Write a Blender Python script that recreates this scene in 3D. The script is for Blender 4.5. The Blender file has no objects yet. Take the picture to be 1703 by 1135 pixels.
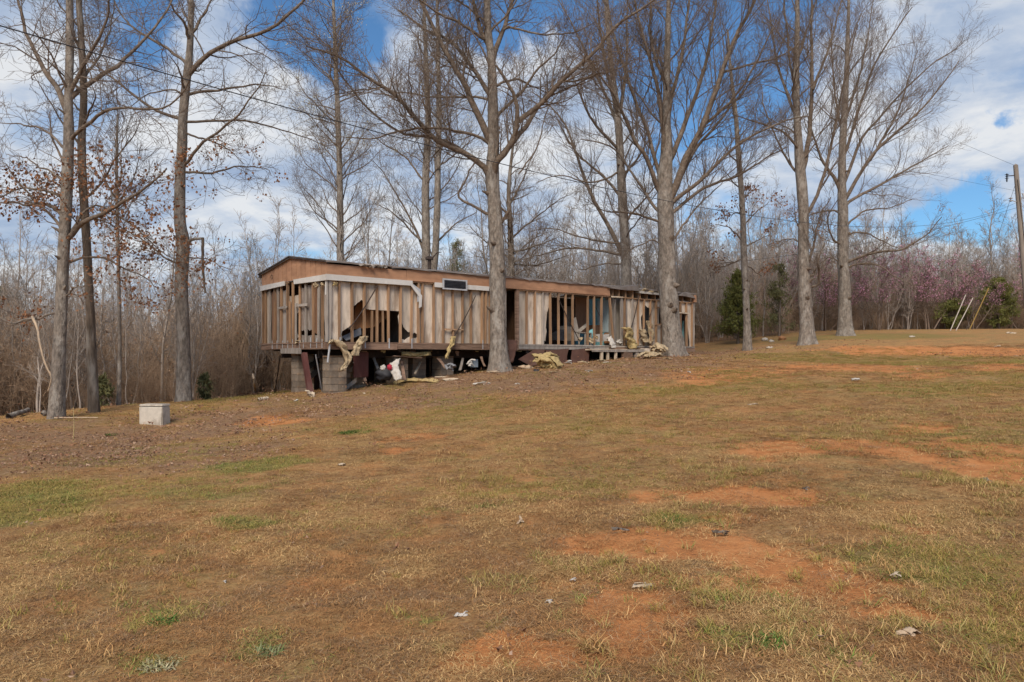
import bpy, math, random
import numpy as np
from mathutils import Vector, noise as mnoise

# ------------------------------------------------------------------ camera, world, sun, exposure
SC = bpy.context.scene
COL = SC.collection
F, CX, HY = 1247.0, 851.5, 592.0          # focal length in photo pixels, centre column, horizon row
EYE = 1.6
cam_d = bpy.data.cameras.new("camera")
cam_d.sensor_width = 36.0
cam_d.lens = F / 1703 * 36.0
cam_d.shift_y = (HY - 567.5) / 1703
cam_d.clip_start = 0.05
cam_d.clip_end = 3000
cam = bpy.data.objects.new("camera", cam_d)
COL.objects.link(cam)
cam.location = (0, 0, EYE)
cam.rotation_euler = (math.radians(90), 0, 0)
SC.camera = cam
SC.view_settings.view_transform = 'Standard'
SC.view_settings.look = 'None'
SC.view_settings.exposure = 0.60
SC.view_settings.gamma = 1.0
SC.view_settings.use_curve_mapping = False
SC.render.engine = 'CYCLES'
SC.cycles.max_bounces = 5
SC.cycles.diffuse_bounces = 3
SC.cycles.use_denoising = True

SUN_EL, SUN_AZ = math.radians(43), math.radians(192)   # azimuth clockwise from +Y: behind the camera, slightly to the left
sun_d = bpy.data.lights.new("sun", 'SUN')
sun_d.energy = 2.5
sun_d.angle = math.radians(28)
sun_d.color = (1.0, 0.89, 0.76)
sun = bpy.data.objects.new("sun", sun_d)
COL.objects.link(sun)
sdir = Vector((math.sin(SUN_AZ) * math.cos(SUN_EL), math.cos(SUN_AZ) * math.cos(SUN_EL), math.sin(SUN_EL)))
sun.rotation_euler = sdir.to_track_quat('Z', 'Y').to_euler()
sun.location = (0, 0, 40)


class NT:
    """tiny node-tree helper"""
    def __init__(s, tree):
        s.t = tree; s.n = tree.nodes; s.l = tree.links
    def new(s, typ, **kw):
        n = s.n.new(typ)
        for k, v in kw.items():
            setattr(n, k, v)
        return n
    def set(s, sock, v):
        if hasattr(v, 'is_output') or isinstance(v, bpy.types.NodeSocket):
            s.l.new(v, sock)
        else:
            sock.default_value = v
    def math(s, op, a, b=0.0, c=None, clamp=False):
        n = s.new('ShaderNodeMath', operation=op, use_clamp=clamp)
        s.set(n.inputs[0], a); s.set(n.inputs[1], b)
        if c is not None: s.set(n.inputs[2], c)
        return n.outputs[0]
    def vmath(s, op, a, b=(0, 0, 0)):
        n = s.new('ShaderNodeVectorMath', operation=op)
        s.set(n.inputs[0], a); s.set(n.inputs[1], b)
        return n
    def noise(s, vec, scale, detail=4, rough=0.55, dist=0.0, out='Fac'):
        n = s.new('ShaderNodeTexNoise')
        if vec is not None: s.l.new(vec, n.inputs['Vector'])
        n.inputs['Scale'].default_value = scale; n.inputs['Detail'].default_value = detail
        n.inputs['Roughness'].default_value = rough; n.inputs['Distortion'].default_value = dist
        return n.outputs[out]
    def mix(s, fac, a, b, blend='MIX'):
        n = s.new('ShaderNodeMix', data_type='RGBA', blend_type=blend)
        s.set(n.inputs[0], fac)
        s.set(n.inputs[6], a if not isinstance(a, tuple) else (*a, 1) if len(a) == 3 else a)
        s.set(n.inputs[7], b if not isinstance(b, tuple) else (*b, 1) if len(b) == 3 else b)
        return n.outputs[2]
    def ss(s, x, lo, hi):
        n = s.new('ShaderNodeMapRange', interpolation_type='SMOOTHSTEP')
        s.set(n.inputs[0], x); n.inputs[1].default_value = lo; n.inputs[2].default_value = hi
        n.inputs[3].default_value = 0; n.inputs[4].default_value = 1
        return n.outputs[0]
    def ramp(s, x, stops):
        n = s.new('ShaderNodeValToRGB')
        e = n.color_ramp.elements
        while len(e) < len(stops): e.new(0.5)
        for i, (p, c) in enumerate(stops):
            e[i].position = p; e[i].color = (*c, 1)
        s.set(n.inputs[0], x)
        return n.outputs[0]
    def scalev(s, vec, sc):
        n = s.new('ShaderNodeMapping'); s.l.new(vec, n.inputs[0]); n.inputs['Scale'].default_value = sc
        return n.outputs[0]


def make_world():
    w = bpy.data.worlds.new("World"); SC.world = w; w.use_nodes = True
    t = NT(w.node_tree); t.n.clear()
    out = t.new('ShaderNodeOutputWorld'); bg = t.new('ShaderNodeBackground')
    sky = t.new('ShaderNodeTexSky', sky_type='NISHITA')
    sky.sun_disc = False; sky.sun_elevation = SUN_EL; sky.sun_rotation = SUN_AZ
    sky.air_density = 1.0; sky.dust_density = 0.6; sky.ozone_density = 2.2
    tc = t.new('ShaderNodeTexCoord'); D = tc.outputs['Generated']
    sx = t.new('ShaderNodeSeparateXYZ'); t.l.new(D, sx.inputs[0])
    den = t.math('ADD', t.math('MAXIMUM', sx.outputs[2], 0.0), 0.22)
    px = t.math('DIVIDE', sx.outputs[0], den); py = t.math('DIVIDE', sx.outputs[1], den)
    cb = t.new('ShaderNodeCombineXYZ'); t.set(cb.inputs[0], px); t.set(cb.inputs[1], py); cb.inputs[2].default_value = 3.7
    P = cb.outputs[0]
    n1 = t.noise(P, 1.5, 9, 0.56, 0.35)
    n2 = t.noise(P, 4.0, 7, 0.6, 0.2)
    cover = t.math('ADD', t.math('MULTIPLY', n1, 0.85), t.math('MULTIPLY', n2, 0.28))
    wob = t.noise(D, 5.0, 7, 0.62, 0.3, out='Color')
    wv = t.vmath('MULTIPLY', t.vmath('SUBTRACT', wob, (.5, .5, .5)).outputs[0], (.30, .30, .26)).outputs[0]
    DW = t.vmath('ADD', D, wv).outputs[0]
    # cloud banks: (column, row, radius in photo pixels, weight) turned into directions
    banks = [(700, 130, 130, .34), (850, 175, 120, .32), (970, 160, 120, .3), (620, 300, 210, .16), (330, 150, 110, .2), (440, 240, 150, .13),
             (120, 330, 240, .14), (20, 60, 110, .2), (370, 5, 100, .16), (1450, 215, 130, .22), (1640, 215, 120, .26), (1620, 40, 190, .2),
             (1280, 300, 130, .16), (1000, 340, 220, .14), (1500, 400, 170, .14), (250, 420, 200, .12),
             (480, 60, 110, -.3), (215, 95, 90, -.2), (860, 10, 120, -.26), (1180, 200, 130, -.24), (1585, 330, 75, -.32), (1690, 165, 35, -.3),
             (1090, 40, 150, -.2), (60, 190, 80, -.12), (740, 360, 80, -.14), (560, 290, 60, -.1), (1400, 300, 80, -.12)]
    for bx, by, r, wgt in banks:
        c = Vector(((bx - CX) / F, 1.0, (HY - by) / F)).normalized()
        d = t.vmath('DISTANCE', DW, tuple(c)).outputs['Value']
        f = t.ss(d, r / F * 1.35, 0.0)
        cover = t.math('MULTIPLY_ADD', f, wgt, cover)
    low = t.ss(sx.outputs[2], 0.33, 0.02)                      # more cloud stacked up towards the horizon
    cover = t.math('MULTIPLY_ADD', low, 0.10, cover)
    mask = t.ss(cover, 0.49, 0.72)
    n3 = t.noise(P, 2.6, 8, 0.55, 0.5)
    n4 = t.noise(P, 7.0, 6, 0.6, 0.3)
    thick = t.math('MULTIPLY_ADD', n3, 0.75, t.math('MULTIPLY', n4, 0.35))
    shade = t.ramp(thick, [(0.33, (0.17, 0.235, 0.36)), (0.49, (0.32, 0.375, 0.465)), (0.64, (0.55, 0.555, 0.56))])
    skyc = t.mix(1.0, sky.outputs[0], (0.100, 0.100, 0.100), 'MULTIPLY')
    skyc = t.mix(1.0, skyc, (0.47, 0.70, 0.85), 'MULTIPLY')
    col = t.mix(t.math('MULTIPLY', mask, 0.92), skyc, shade)
    t.l.new(col, bg.inputs[0]); bg.inputs[1].default_value = 1.0
    t.l.new(bg.outputs[0], out.inputs[0])
make_world()

# ------------------------------------------------------------------ helpers
RNG = np.random.default_rng(11)
random.seed(5)


def ray(px, py, Y):
    """point seen at photo pixel (px, py), Y metres in front of the camera"""
    return np.array([(px - CX) / F * Y, Y, EYE + (HY - py) / F * Y])


def tag(o, label=None, cat=None, group=None, kind=None):
    if label: o['label'] = label
    if cat: o['category'] = cat
    if group: o['group'] = group
    if kind: o['kind'] = kind
    return o


def empty(name, loc, label, cat, group=None):
    o = bpy.data.objects.new(name, None); COL.objects.link(o)
    o.location = loc; o.empty_display_size = 0.2
    return tag(o, label, cat, group)


def link(name, me, parent=None):
    o = bpy.data.objects.new(name, me); COL.objects.link(o)
    if parent is not None:
        o.parent = parent; o.location = -parent.location if parent.parent is None else (0, 0, 0)
    return o


def mesh(name, verts, faces, mat, smooth=False):
    me = bpy.data.meshes.new(name)
    me.from_pydata([tuple(map(float, v)) for v in verts], [], [tuple(map(int, f)) for f in faces])
    if mat is not None: me.materials.append(mat)
    if smooth: me.polygons.foreach_set('use_smooth', [True] * len(me.polygons))
    me.update()
    return me


def fast_mesh(name, V, Q, T=None, mats=(), smooth=True, midx=None, col=None):
    """V (n,3); Q (m,4) quads; T (k,3) triangles"""
    me = bpy.data.meshes.new(name)
    Q = np.zeros((0, 4), np.int32) if Q is None else np.asarray(Q, np.int32)
    T = np.zeros((0, 3), np.int32) if T is None else np.asarray(T, np.int32)
    me.vertices.add(len(V)); me.vertices.foreach_set('co', np.asarray(V, np.float32).ravel())
    nl = Q.size + T.size
    me.loops.add(nl); me.loops.foreach_set('vertex_index', np.concatenate([Q.ravel(), T.ravel()]).astype(np.int32))
    npoly = len(Q) + len(T)
    me.polygons.add(npoly)
    st = np.concatenate([np.arange(len(Q)) * 4, Q.size + np.arange(len(T)) * 3]).astype(np.int32)
    me.polygons.foreach_set('loop_start', st)
    me.polygons.foreach_set('use_smooth', np.full(npoly, smooth))
    for m in mats: me.materials.append(m)
    if midx is not None: me.polygons.foreach_set('material_index', np.asarray(midx, np.int32))
    if col is not None:
        a = me.color_attributes.new('tint', 'FLOAT_COLOR', 'POINT')
        c4 = np.ones((len(V), 4), np.float32); c4[:, :3] = col
        a.data.foreach_set('color', c4.ravel())
    me.update(calc_edges=True); me.validate()
    return me


class Tubes:
    def __init__(s): s.g = {}
    def add(s, P, R, sides=3):
        """P (N,m,3) polylines, R (N,m) radii"""
        P = np.asarray(P, float); R = np.asarray(R, float)
        if P.ndim == 2: P = P[None]; R = R[None]
        s.g.setdefault((P.shape[1], sides), []).append((P, R))
    def data(s):
        VV, QQ, off = [], [], 0
        for (m, k), L in s.g.items():
            P = np.concatenate([a for a, _ in L]); R = np.concatenate([b for _, b in L])
            N = len(P)
            T = np.gradient(P, axis=1); T /= np.linalg.norm(T, axis=2, keepdims=True) + 1e-9
            mt = P[:, -1] - P[:, 0]; mt /= np.linalg.norm(mt, axis=1, keepdims=True) + 1e-9
            ref = np.where((np.abs(mt[:, 2]) < 0.8)[:, None], np.array([[0, 0, 1.0]]), np.array([[1.0, 0, 0]]))[:, None, :]
            A = np.cross(T, np.broadcast_to(ref, T.shape)); A /= np.linalg.norm(A, axis=2, keepdims=True) + 1e-9
            B = np.cross(T, A)
            th = np.arange(k) / k * 2 * np.pi
            V = P[:, :, None, :] + R[:, :, None, None] * (np.cos(th)[None, None, :, None] * A[:, :, None, :] + np.sin(th)[None, None, :, None] * B[:, :, None, :])
            V = V.reshape(-1, 3)
            i = np.arange(N)[:, None, None] * (m * k) + np.arange(m - 1)[None, :, None] * k
            j = np.arange(k)[None, None, :]; j2 = (j + 1) % k
            Q = np.stack([i + j, i + j2, i + k + j2, i + k + j], axis=-1).reshape(-1, 4) + off
            VV.append(V); QQ.append(Q); off += len(V)
        if not VV: return np.zeros((0, 3)), np.zeros((0, 4), int)
        return np.concatenate(VV), np.concatenate(QQ)
    def mesh(s, name, mat, smooth=True):
        V, Q = s.data()
        return fast_mesh(name, V, Q, None, [mat], smooth)


def resample(P, R, n):
    """Catmull-Rom through the points, n evenly spread samples"""
    P = np.asarray(P, float); R = np.asarray(R, float)
    if len(P) == 2:
        tt = np.linspace(0, 1, n)
        return P[0] + (P[1] - P[0]) * tt[:, None], R[0] + (R[1] - R[0]) * tt
    Pe = np.vstack([2 * P[0] - P[1], P, 2 * P[-1] - P[-2]])
    dense, rad = [], []
    for i in range(len(P) - 1):
        p0, p1, p2, p3 = Pe[i:i + 4]
        for t in np.linspace(0, 1, 12, endpoint=False):
            dense.append(0.5 * (2 * p1 + (p2 - p0) * t + (2 * p0 - 5 * p1 + 4 * p2 - p3) * t * t + (3 * p1 - p0 - 3 * p2 + p3) * t ** 3))
            rad.append(R[i] + (R[i + 1] - R[i]) * t)
    dense.append(P[-1]); rad.append(R[-1])
    dense = np.array(dense); rad = np.array(rad)
    s = np.concatenate([[0], np.cumsum(np.linalg.norm(np.diff(dense, axis=0), axis=1))])
    q = np.linspace(0, s[-1], n)
    return np.stack([np.interp(q, s, dense[:, k]) for k in range(3)], 1), np.interp(q, s, rad)


def unit(a): return a / (np.linalg.norm(a, axis=-1, keepdims=True) + 1e-9)

# ------------------------------------------------------------------ materials
MATS = {}


def simple_mat(name, base, var=0.25, scale=6.0, stretch=(1, 1, 1), rough=0.85, bump=0.3, stain=None, stain_amt=0.5, tint=False, spec=0.2, bscale=None, detail=6, objvar=0.0):
    m = bpy.data.materials.new(name); m.use_nodes = True
    t = NT(m.node_tree); t.n.clear()
    out = t.new('ShaderNodeOutputMaterial'); b = t.new('ShaderNodeBsdfPrincipled')
    b.inputs['Roughness'].default_value = rough
    b.inputs['Specular IOR Level'].default_value = spec
    tc = t.new('ShaderNodeTexCoord'); v = t.scalev(tc.outputs['Object'], stretch)
    n = t.noise(v, scale, detail, 0.6)
    lo = tuple(c * (1 - var) for c in base); hi = tuple(min(1, c * (1 + var)) for c in base)
    c = t.ramp(n, [(0.3, lo), (0.7, hi)])
    if stain is not None:
        n2 = t.noise(v, scale * 0.35, 5, 0.65)
        c = t.mix(t.math('MULTIPLY', t.ss(n2, 0.48, 0.66), stain_amt), c, stain)
    if tint:
        a = t.new('ShaderNodeAttribute', attribute_name='tint')
        c = t.mix(1.0, c, a.outputs['Color'], 'MULTIPLY')
    if objvar:
        oi = t.new('ShaderNodeObjectInfo')
        k = t.math('MULTIPLY_ADD', oi.outputs['Random'], 2 * objvar, 1 - objvar)
        kk = t.new('ShaderNodeCombineColor'); [t.set(kk.inputs[i], k) for i in range(3)]
        c = t.mix(1.0, c, kk.outputs[0], 'MULTIPLY')
    t.l.new(c, b.inputs['Base Color'])
    if bump:
        bn = t.new('ShaderNodeBump'); bn.inputs['Strength'].default_value = bump; bn.inputs['Distance'].default_value = 0.06 if 'bark' in name else 0.02
        t.l.new(t.noise(v, bscale or scale * 2.5, 5, 0.65), bn.inputs['Height']); t.l.new(bn.outputs[0], b.inputs['Normal'])
    t.l.new(b.outputs[0], out.inputs[0])
    MATS[name] = m
    return m


BARK = simple_mat('bark_grey', (0.215, 0.178, 0.145), 0.5, 14, (1, 1, 0.42), 0.95, 1.0, (0.42, 0.38, 0.33), 0.6, bscale=20)
BARK_D = simple_mat('bark_dark', (0.135, 0.102, 0.076), 0.45, 11, (1, 1, 0.22), 0.95, 0.9, (0.36, 0.33, 0.29), 0.5, bscale=18)
LIMBB = simple_mat('limb_bark', (0.160, 0.120, 0.090), 0.4, 11, (1, 1, 1), 0.95, 0.7, (0.31, 0.26, 0.21), 0.5, bscale=20)
TWIG = simple_mat('twig_bark', (0.165, 0.124, 0.095), 0.3, 5, (1, 1, 1), 0.9, 0, objvar=0.12)
TWIG_D = simple_mat('twig_dark', (0.16, 0.115, 0.085), 0.3, 5, (1, 1, 1), 0.9, 0)
SAPB = simple_mat('sapling_bark', (0.35, 0.295, 0.25), 0.35, 3, (1, 1, 0.5), 0.95, 0, objvar=0.32)
BRUSHB = simple_mat('brush_stems', (0.34, 0.235, 0.155), 0.35, 3, (1, 1, 1), 0.95, 0, objvar=0.3)
OAKLEAF = simple_mat('dead_oak_leaf', (0.24, 0.115, 0.058), 0.4, 9, (1, 1, 1), 0.75, 0)
BUDS = simple_mat('yellow_buds', (0.50, 0.44, 0.27), 0.2, 5, (1, 1, 1), 0.8, 0)
BLOOM = simple_mat('redbud_bloom', (0.62, 0.30, 0.42), 0.25, 3, (1, 1, 1), 0.8, 0, objvar=0.15)
CEDAR = simple_mat('cedar_green', (0.150, 0.155, 0.042), 0.45, 4, (1, 1, 1), 0.85, 0, (0.16, 0.12, 0.05), 0.4, objvar=0.15)
STUD = simple_mat('stud_wood', (0.33, 0.200, 0.115), 0.25, 5, (4, 4, 0.5), 0.9, 0.3, (0.17, 0.115, 0.085), 0.6, objvar=0.24)
STUDG = simple_mat('grey_wood', (0.33, 0.285, 0.245), 0.25, 5, (4, 4, 0.5), 0.9, 0.3, (0.2, 0.16, 0.13), 0.6, objvar=0.2)
RIM = simple_mat('rim_wood', (0.235, 0.150, 0.105), 0.3, 5, (0.8, 0.8, 8), 0.9, 0.3, (0.13, 0.075, 0.05), 0.7, objvar=0.2)
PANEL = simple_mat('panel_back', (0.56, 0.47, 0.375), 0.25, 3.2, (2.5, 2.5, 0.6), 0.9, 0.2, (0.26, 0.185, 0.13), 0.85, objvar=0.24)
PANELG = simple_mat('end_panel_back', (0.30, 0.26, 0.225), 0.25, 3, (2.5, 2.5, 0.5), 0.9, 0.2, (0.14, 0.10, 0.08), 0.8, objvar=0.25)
FASC = simple_mat('brown_hardboard', (0.395, 0.215, 0.125), 0.16, 2.5, (1, 1, 2.5), 0.75, 0.1, (0.26, 0.13, 0.075), 0.55, objvar=0.1)
TRIM = simple_mat('white_trim', (0.60, 0.57, 0.53), 0.08, 3, (1, 1, 1), 0.6, 0.05, (0.45, 0.40, 0.34), 0.45)
ROOFM = simple_mat('roof_metal', (0.22, 0.19, 0.17), 0.3, 2, (1, 1, 1), 0.7, 0.2, (0.12, 0.08, 0.06), 0.6)
ROOFE = simple_mat('roof_edge_dark', (0.085, 0.07, 0.062), 0.3, 4, (1, 1, 1), 0.8, 0.2)
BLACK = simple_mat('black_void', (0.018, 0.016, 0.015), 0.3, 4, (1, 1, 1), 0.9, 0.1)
STEEL = simple_mat('rusty_steel', (0.055, 0.04, 0.034), 0.35, 6, (1, 1, 1), 0.8, 0.2)
INBROWN = simple_mat('brown_panelling', (0.20, 0.110, 0.065), 0.25, 3, (3, 3, 0.5), 0.6, 0.1)
INPALE = simple_mat('pale_panelling', (0.36, 0.31, 0.255), 0.2, 3, (2, 2, 0.6), 0.8, 0.1, (0.2, 0.16, 0.12), 0.5)
TEAL = simple_mat('teal_paint', (0.28, 0.62, 0.65), 0.12, 3, (1, 1, 1), 0.8, 0.05, (0.2, 0.32, 0.32), 0.5)
PALETEAL = simple_mat('pale_teal_paint', (0.50, 0.60, 0.60), 0.1, 3, (1, 1, 1), 0.8, 0.05)
PLY = simple_mat('orange_plywood', (0.36, 0.17, 0.075), 0.2, 3, (3, 1, 1), 0.8, 0.1, (0.2, 0.1, 0.05), 0.4)
MAROON = simple_mat('maroon_paint', (0.105, 0.038, 0.032), 0.25, 5, (1, 1, 0.4), 0.7, 0.15, (0.16, 0.1, 0.08), 0.4)
SKIRT = simple_mat('brown_skirting', (0.095, 0.047, 0.034), 0.2, 4, (1, 1, 1), 0.7, 0.1, (0.14, 0.085, 0.06), 0.4)
BLOCKM = simple_mat('concrete_block', (0.235, 0.185, 0.140), 0.2, 14, (1, 1, 1), 0.95, 0.4, (0.38, 0.24, 0.14), 0.5, objvar=0.25)
CONC = simple_mat('cast_concrete', (0.52, 0.455, 0.375), 0.12, 9, (1, 1, 1), 0.95, 0.25, (0.27, 0.22, 0.17), 0.7)
INSUL = simple_mat('yellow_insulation', (0.43, 0.32, 0.15), 0.38, 14, (1, 1, 1), 0.98, 1.0, (0.36, 0.25, 0.12), 0.6)
INSULP = simple_mat('pale_insulation', (0.42, 0.32, 0.20), 0.35, 14, (1, 1, 1), 0.98, 1.0, (0.36, 0.27, 0.17), 0.6)
PAPER = simple_mat('white_paper', (0.50, 0.46, 0.41), 0.15, 9, (1, 1, 1), 0.85, 0.3, (0.45, 0.4, 0.33), 0.5)
PALEWOOD = simple_mat('pale_board', (0.50, 0.40, 0.29), 0.2, 6, (1, 1, 1), 0.9, 0.2, (0.3, 0.22, 0.15), 0.5)
REDC = simple_mat('red_cloth', (0.42, 0.035, 0.06), 0.2, 6)
DARKC = simple_mat('dark_plastic', (0.035, 0.035, 0.04), 0.3, 6, rough=0.6)
GREYC = simple_mat('grey_board', (0.23, 0.23, 0.24), 0.2, 5)
BLUEG = simple_mat('blue_grey_plastic', (0.26, 0.31, 0.36), 0.12, 5, rough=0.5)
GALV = simple_mat('galvanised', (0.42, 0.42, 0.43), 0.15, 8, rough=0.5, spec=0.5)
WIREM = simple_mat('black_cable', (0.04, 0.04, 0.045), 0.1, 3, rough=0.6)
POLEM = simple_mat('pole_wood', (0.25, 0.21, 0.175), 0.25, 6, (2, 2, 0.2), 0.95, 0.4)
YELLOW = simple_mat('yellow_plastic', (0.30, 0.19, 0.05), 0.1, 3, rough=0.5)
WHITEP = simple_mat('white_plastic', (0.46, 0.40, 0.34), 0.08, 3, rough=0.5)
LOGM = simple_mat('pale_broken_wood', (0.46, 0.34, 0.23), 0.25, 8, (1, 1, 1), 0.95, 0.3, (0.26, 0.22, 0.18), 0.6)
GBLADE = simple_mat('grass_blade', (1, 1, 1), 0.0, 3, (1, 1, 1), 0.85, 0, tint=True, objvar=0.0, spec=0.1)
LITTER = simple_mat('leaf_litter_leaf', (1, 1, 1), 0.0, 3, (1, 1, 1), 0.9, 0, tint=True, spec=0.1)
# ------------------------------------------------------------------ the ground: one sheet, heights through measured points
def cp(px, py, Y):
    p = ray(px, py, Y); return (p[0], p[1], p[2])
CTRL = [(0, 0, 0.0), (-4, 2, -0.12), (4, 2, 0.12), (-8, 8, -0.22), (0, 10, 0.16), (8, 8, 0.52), (0, 16, 0.45), (6, 18, 0.88), (12, 18, 1.2), (20, 20, 1.6), (14, 10, 0.9),
        cp(95, 695, 18), cp(305, 668, 22), cp(250, 709, 17.5), cp(540, 656, 21.4), cp(457, 657, 24.6), cp(830, 618, 24.3), cp(1155, 590, 32.8), cp(1120, 592, 30),
        cp(1243, 584, 35), cp(1343, 573, 34), cp(1407, 557, 40), cp(1690, 548, 45), cp(1550, 551, 44), cp(1500, 600, 27), cp(700, 640, 22.5), cp(640, 660, 20.6),
        (-3, 33, 0.75), (3, 40, 1.4), (-9, 29, 0.2), (-15, 30, -0.5), (-15, 22, -0.25), (-25, 30, -1.0), (-22, 18, -0.5), (-14, 10, -0.6), (-25, 8, -1.0),
        (15, 52, 3.2), (28, 55, 3.5), (0, 60, 1.2), (-20, 55, -0.8), (30, 30, 2.2), (40, 45, 3.2), (35, 15, 1.8),
        (0, 100, 0.5), (-60, 90, -2.0), (60, 90, 3.5), (-60, 20, -2.5), (60, 10, 2.5), (0, -30, -0.8), (-40, -30, -2.5), (40, -30, 1.5),
        (0, 250, 0), (-200, 150, -3), (200, 150, 3), (-200, -100, -3), (200, -100, 2), (0, -200, -2)]
CT = np.array(CTRL); _c = 2.5


def _phi(d2): return np.sqrt(d2 + _c * _c)
_A = _phi(((CT[:, None, :2] - CT[None, :, :2]) ** 2).sum(-1)) + np.eye(len(CT)) * -0.03
_W = np.linalg.solve(np.block([[_A, np.ones((len(CT), 1))], [np.ones((1, len(CT))), np.zeros((1, 1))]]), np.append(CT[:, 2], 0))


def gz(x, y):
    x = np.asarray(x, float); y = np.asarray(y, float)
    sh = x.shape; x = x.ravel(); y = y.ravel()
    out = np.empty(len(x))
    for i in range(0, len(x), 20000):
        d2 = (x[i:i + 20000, None] - CT[None, :, 0]) ** 2 + (y[i:i + 20000, None] - CT[None, :, 1]) ** 2
        out[i:i + 20000] = _phi(d2) @ _W[:-1] + _W[-1]
    return out.reshape(sh)


def vnoise(x, y, s, seed=0):
    """smooth value noise, vectorised, 0..1"""
    x = np.asarray(x) / s + seed * 17.3; y = np.asarray(y) / s + seed * 9.1
    xi = np.floor(x); yi = np.floor(y); fx = x - xi; fy = y - yi
    fx = fx * fx * (3 - 2 * fx); fy = fy * fy * (3 - 2 * fy)
    def h(a, b):
        v = np.sin(a * 127.1 + b * 311.7 + seed * 74.7) * 43758.5453
        return v - np.floor(v)
    return (h(xi, yi) * (1 - fx) + h(xi + 1, yi) * fx) * (1 - fy) + (h(xi, yi + 1) * (1 - fx) + h(xi + 1, yi + 1) * fx) * fy


def micro(x, y):
    near = np.clip(1.2 - np.hypot(x, y - 5) / 45, 0, 1)
    return near * ((vnoise(x, y, 1.1, 3) - .5) * .07 + (vnoise(x, y, .4, 4) - .5) * .035)


def gh(x, y): return gz(x, y) + micro(x, y)


def ground_px(px, py, ymin=2.0, ymax=60.0):
    """where the line of sight through a photo pixel meets the ground"""
    Y = np.linspace(ymin, ymax, 900)
    X = (px - CX) / F * Y; Z = EYE + (HY - py) / F * Y
    d = Z - gz(X, Y)
    k = np.where(d < 0)[0]
    i = k[0] if len(k) else len(Y) - 1
    return np.array([X[i], Y[i], float(gh(X[i:i + 1], Y[i:i + 1])[0])])


# patches (column, row, half width, half height in the photo, strength): bare clay, green turf, brown leaf duff
CLAY = [(830, 1112, 150, 34, 1.5), (1075, 1045, 95, 45, 1.5), (960, 1090, 60, 20, 1.1), (1250, 820, 100, 18, 1.3), (1370, 748, 130, 16, .8), (1640, 775, 120, 24, 1.5), (1130, 925, 150, 20, .95), (1390, 982, 110, 26, 1.1),
        (1430, 612, 120, 6, 1), (1560, 585, 190, 9, .85), (1220, 620, 120, 10, .5), (1490, 712, 60, 12, .8), (1040, 905, 150, 24, .8), (1420, 1010, 120, 26, .7), (1180, 985, 110, 26, .6), (960, 1110, 160, 30, .7), (465, 700, 60, 9, .7), (640, 755, 40, 6, .7), (690, 728, 60, 9, .6),
        (1205, 868, 50, 14, .7), (1130, 812, 60, 10, .6), (1540, 625, 60, 7, .8), (1510, 885, 40, 8, .6), (20, 875, 40, 12, .5), (1180, 632, 60, 10, .6), (1280, 948, 130, 16, .9), (560, 960, 120, 40, .35),
        (1000, 1000, 120, 40, .4), (1680, 610, 60, 8, .9), (900, 840, 200, 40, .25), (330, 900, 200, 60, .25), (1600, 740, 90, 10, .7), (1620, 800, 80, 8, .6)]
GREEN = [(60, 840, 110, 32, .8), (430, 775, 70, 10, .8), (405, 865, 50, 14, .9), (180, 820, 160, 22, .4), (350, 815, 90, 12, .5), (1120, 868, 60, 14, .9), (270, 1045, 40, 22, 1), (450, 1092, 30, 24, .9), (262, 1120, 60, 16, .7),
         (1290, 1090, 160, 40, .7), (1480, 940, 160, 36, .55), (1250, 1000, 120, 30, .5), (590, 718, 22, 5, 1), (1600, 930, 120, 40, .45), (700, 1040, 30, 15, .8), (1450, 600, 250, 10, .4), (1330, 660, 260, 30, .3), (950, 690, 300, 30, .2),
         (700, 850, 300, 50, .15), (1460, 560, 180, 6, .6), (1400, 830, 150, 20, .4), (150, 930, 160, 50, .25), (1650, 1060, 60, 30, .5), (560, 1120, 60, 16, .5)]
DUFF = [(150, 740, 220, 48, 1), (350, 705, 140, 26, .9), (620, 668, 260, 22, .8), (850, 635, 240, 22, 1), (1050, 610, 150, 14, 1), (1170, 592, 110, 10, .9), (700, 640, 200, 14, 1), (480, 690, 120, 16, .5), (300, 760, 160, 24, .8),
        (1260, 900, 60, 14, .5), (950, 900, 90, 20, .2), (1200, 930, 80, 20, .5), (1560, 590, 170, 6, .3), (400, 1000, 260, 60, .2), (1250, 582, 130, 8, .5)]


def patch_field(x, y, patches, seed, soft=(1.35, .75)):
    """how much of a patch covers each point; patches laid on the ground where the photo shows them"""
    out = np.zeros_like(x)
    k = np.clip(y / 13, .12, 1)                                     # small patches by the camera are ragged on a smaller scale
    wx = x + k * ((vnoise(x, y, 1.3, seed) - .5) * 1.0 + (vnoise(x, y, .35, seed + 1) - .5) * .5) + (vnoise(x, y, .13, seed + 4) - .5) * .14
    wy = y + k * ((vnoise(x, y, 1.3, seed + 2) - .5) * 1.4 + (vnoise(x, y, .35, seed + 3) - .5) * .6) + (vnoise(x, y, .13, seed + 5) - .5) * .14
    for (px, py, hw, hh, s) in patches:
        c = ground_px(px, py); a = ground_px(px, py - hh); b = ground_px(px, py + hh)
        rx = hw / F * c[1]; ry = max(0.12, (a[1] - b[1]) / 2)
        # the patch's own axis follows the line of sight
        ang = math.atan2(c[0], c[1])
        dx = wx - c[0]; dy = wy - (a[1] + b[1]) / 2
        u = dx * math.cos(ang) - dy * math.sin(ang); v = dx * math.sin(ang) + dy * math.cos(ang)
        d = (u / rx) ** 2 + (v / ry) ** 2
        out = np.maximum(out, s * np.clip(soft[0] - d * soft[1], 0, 1))
    return np.clip(out, 0, 1)


def masks(x, y):
    clay = patch_field(x, y, CLAY, 21); green = patch_field(x, y, GREEN, 31); duff = patch_field(x, y, DUFF, 41, (1.12, .50)) * (.55 + .6 * vnoise(x, y, .9, 45))
    return clay, green, duff


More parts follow.
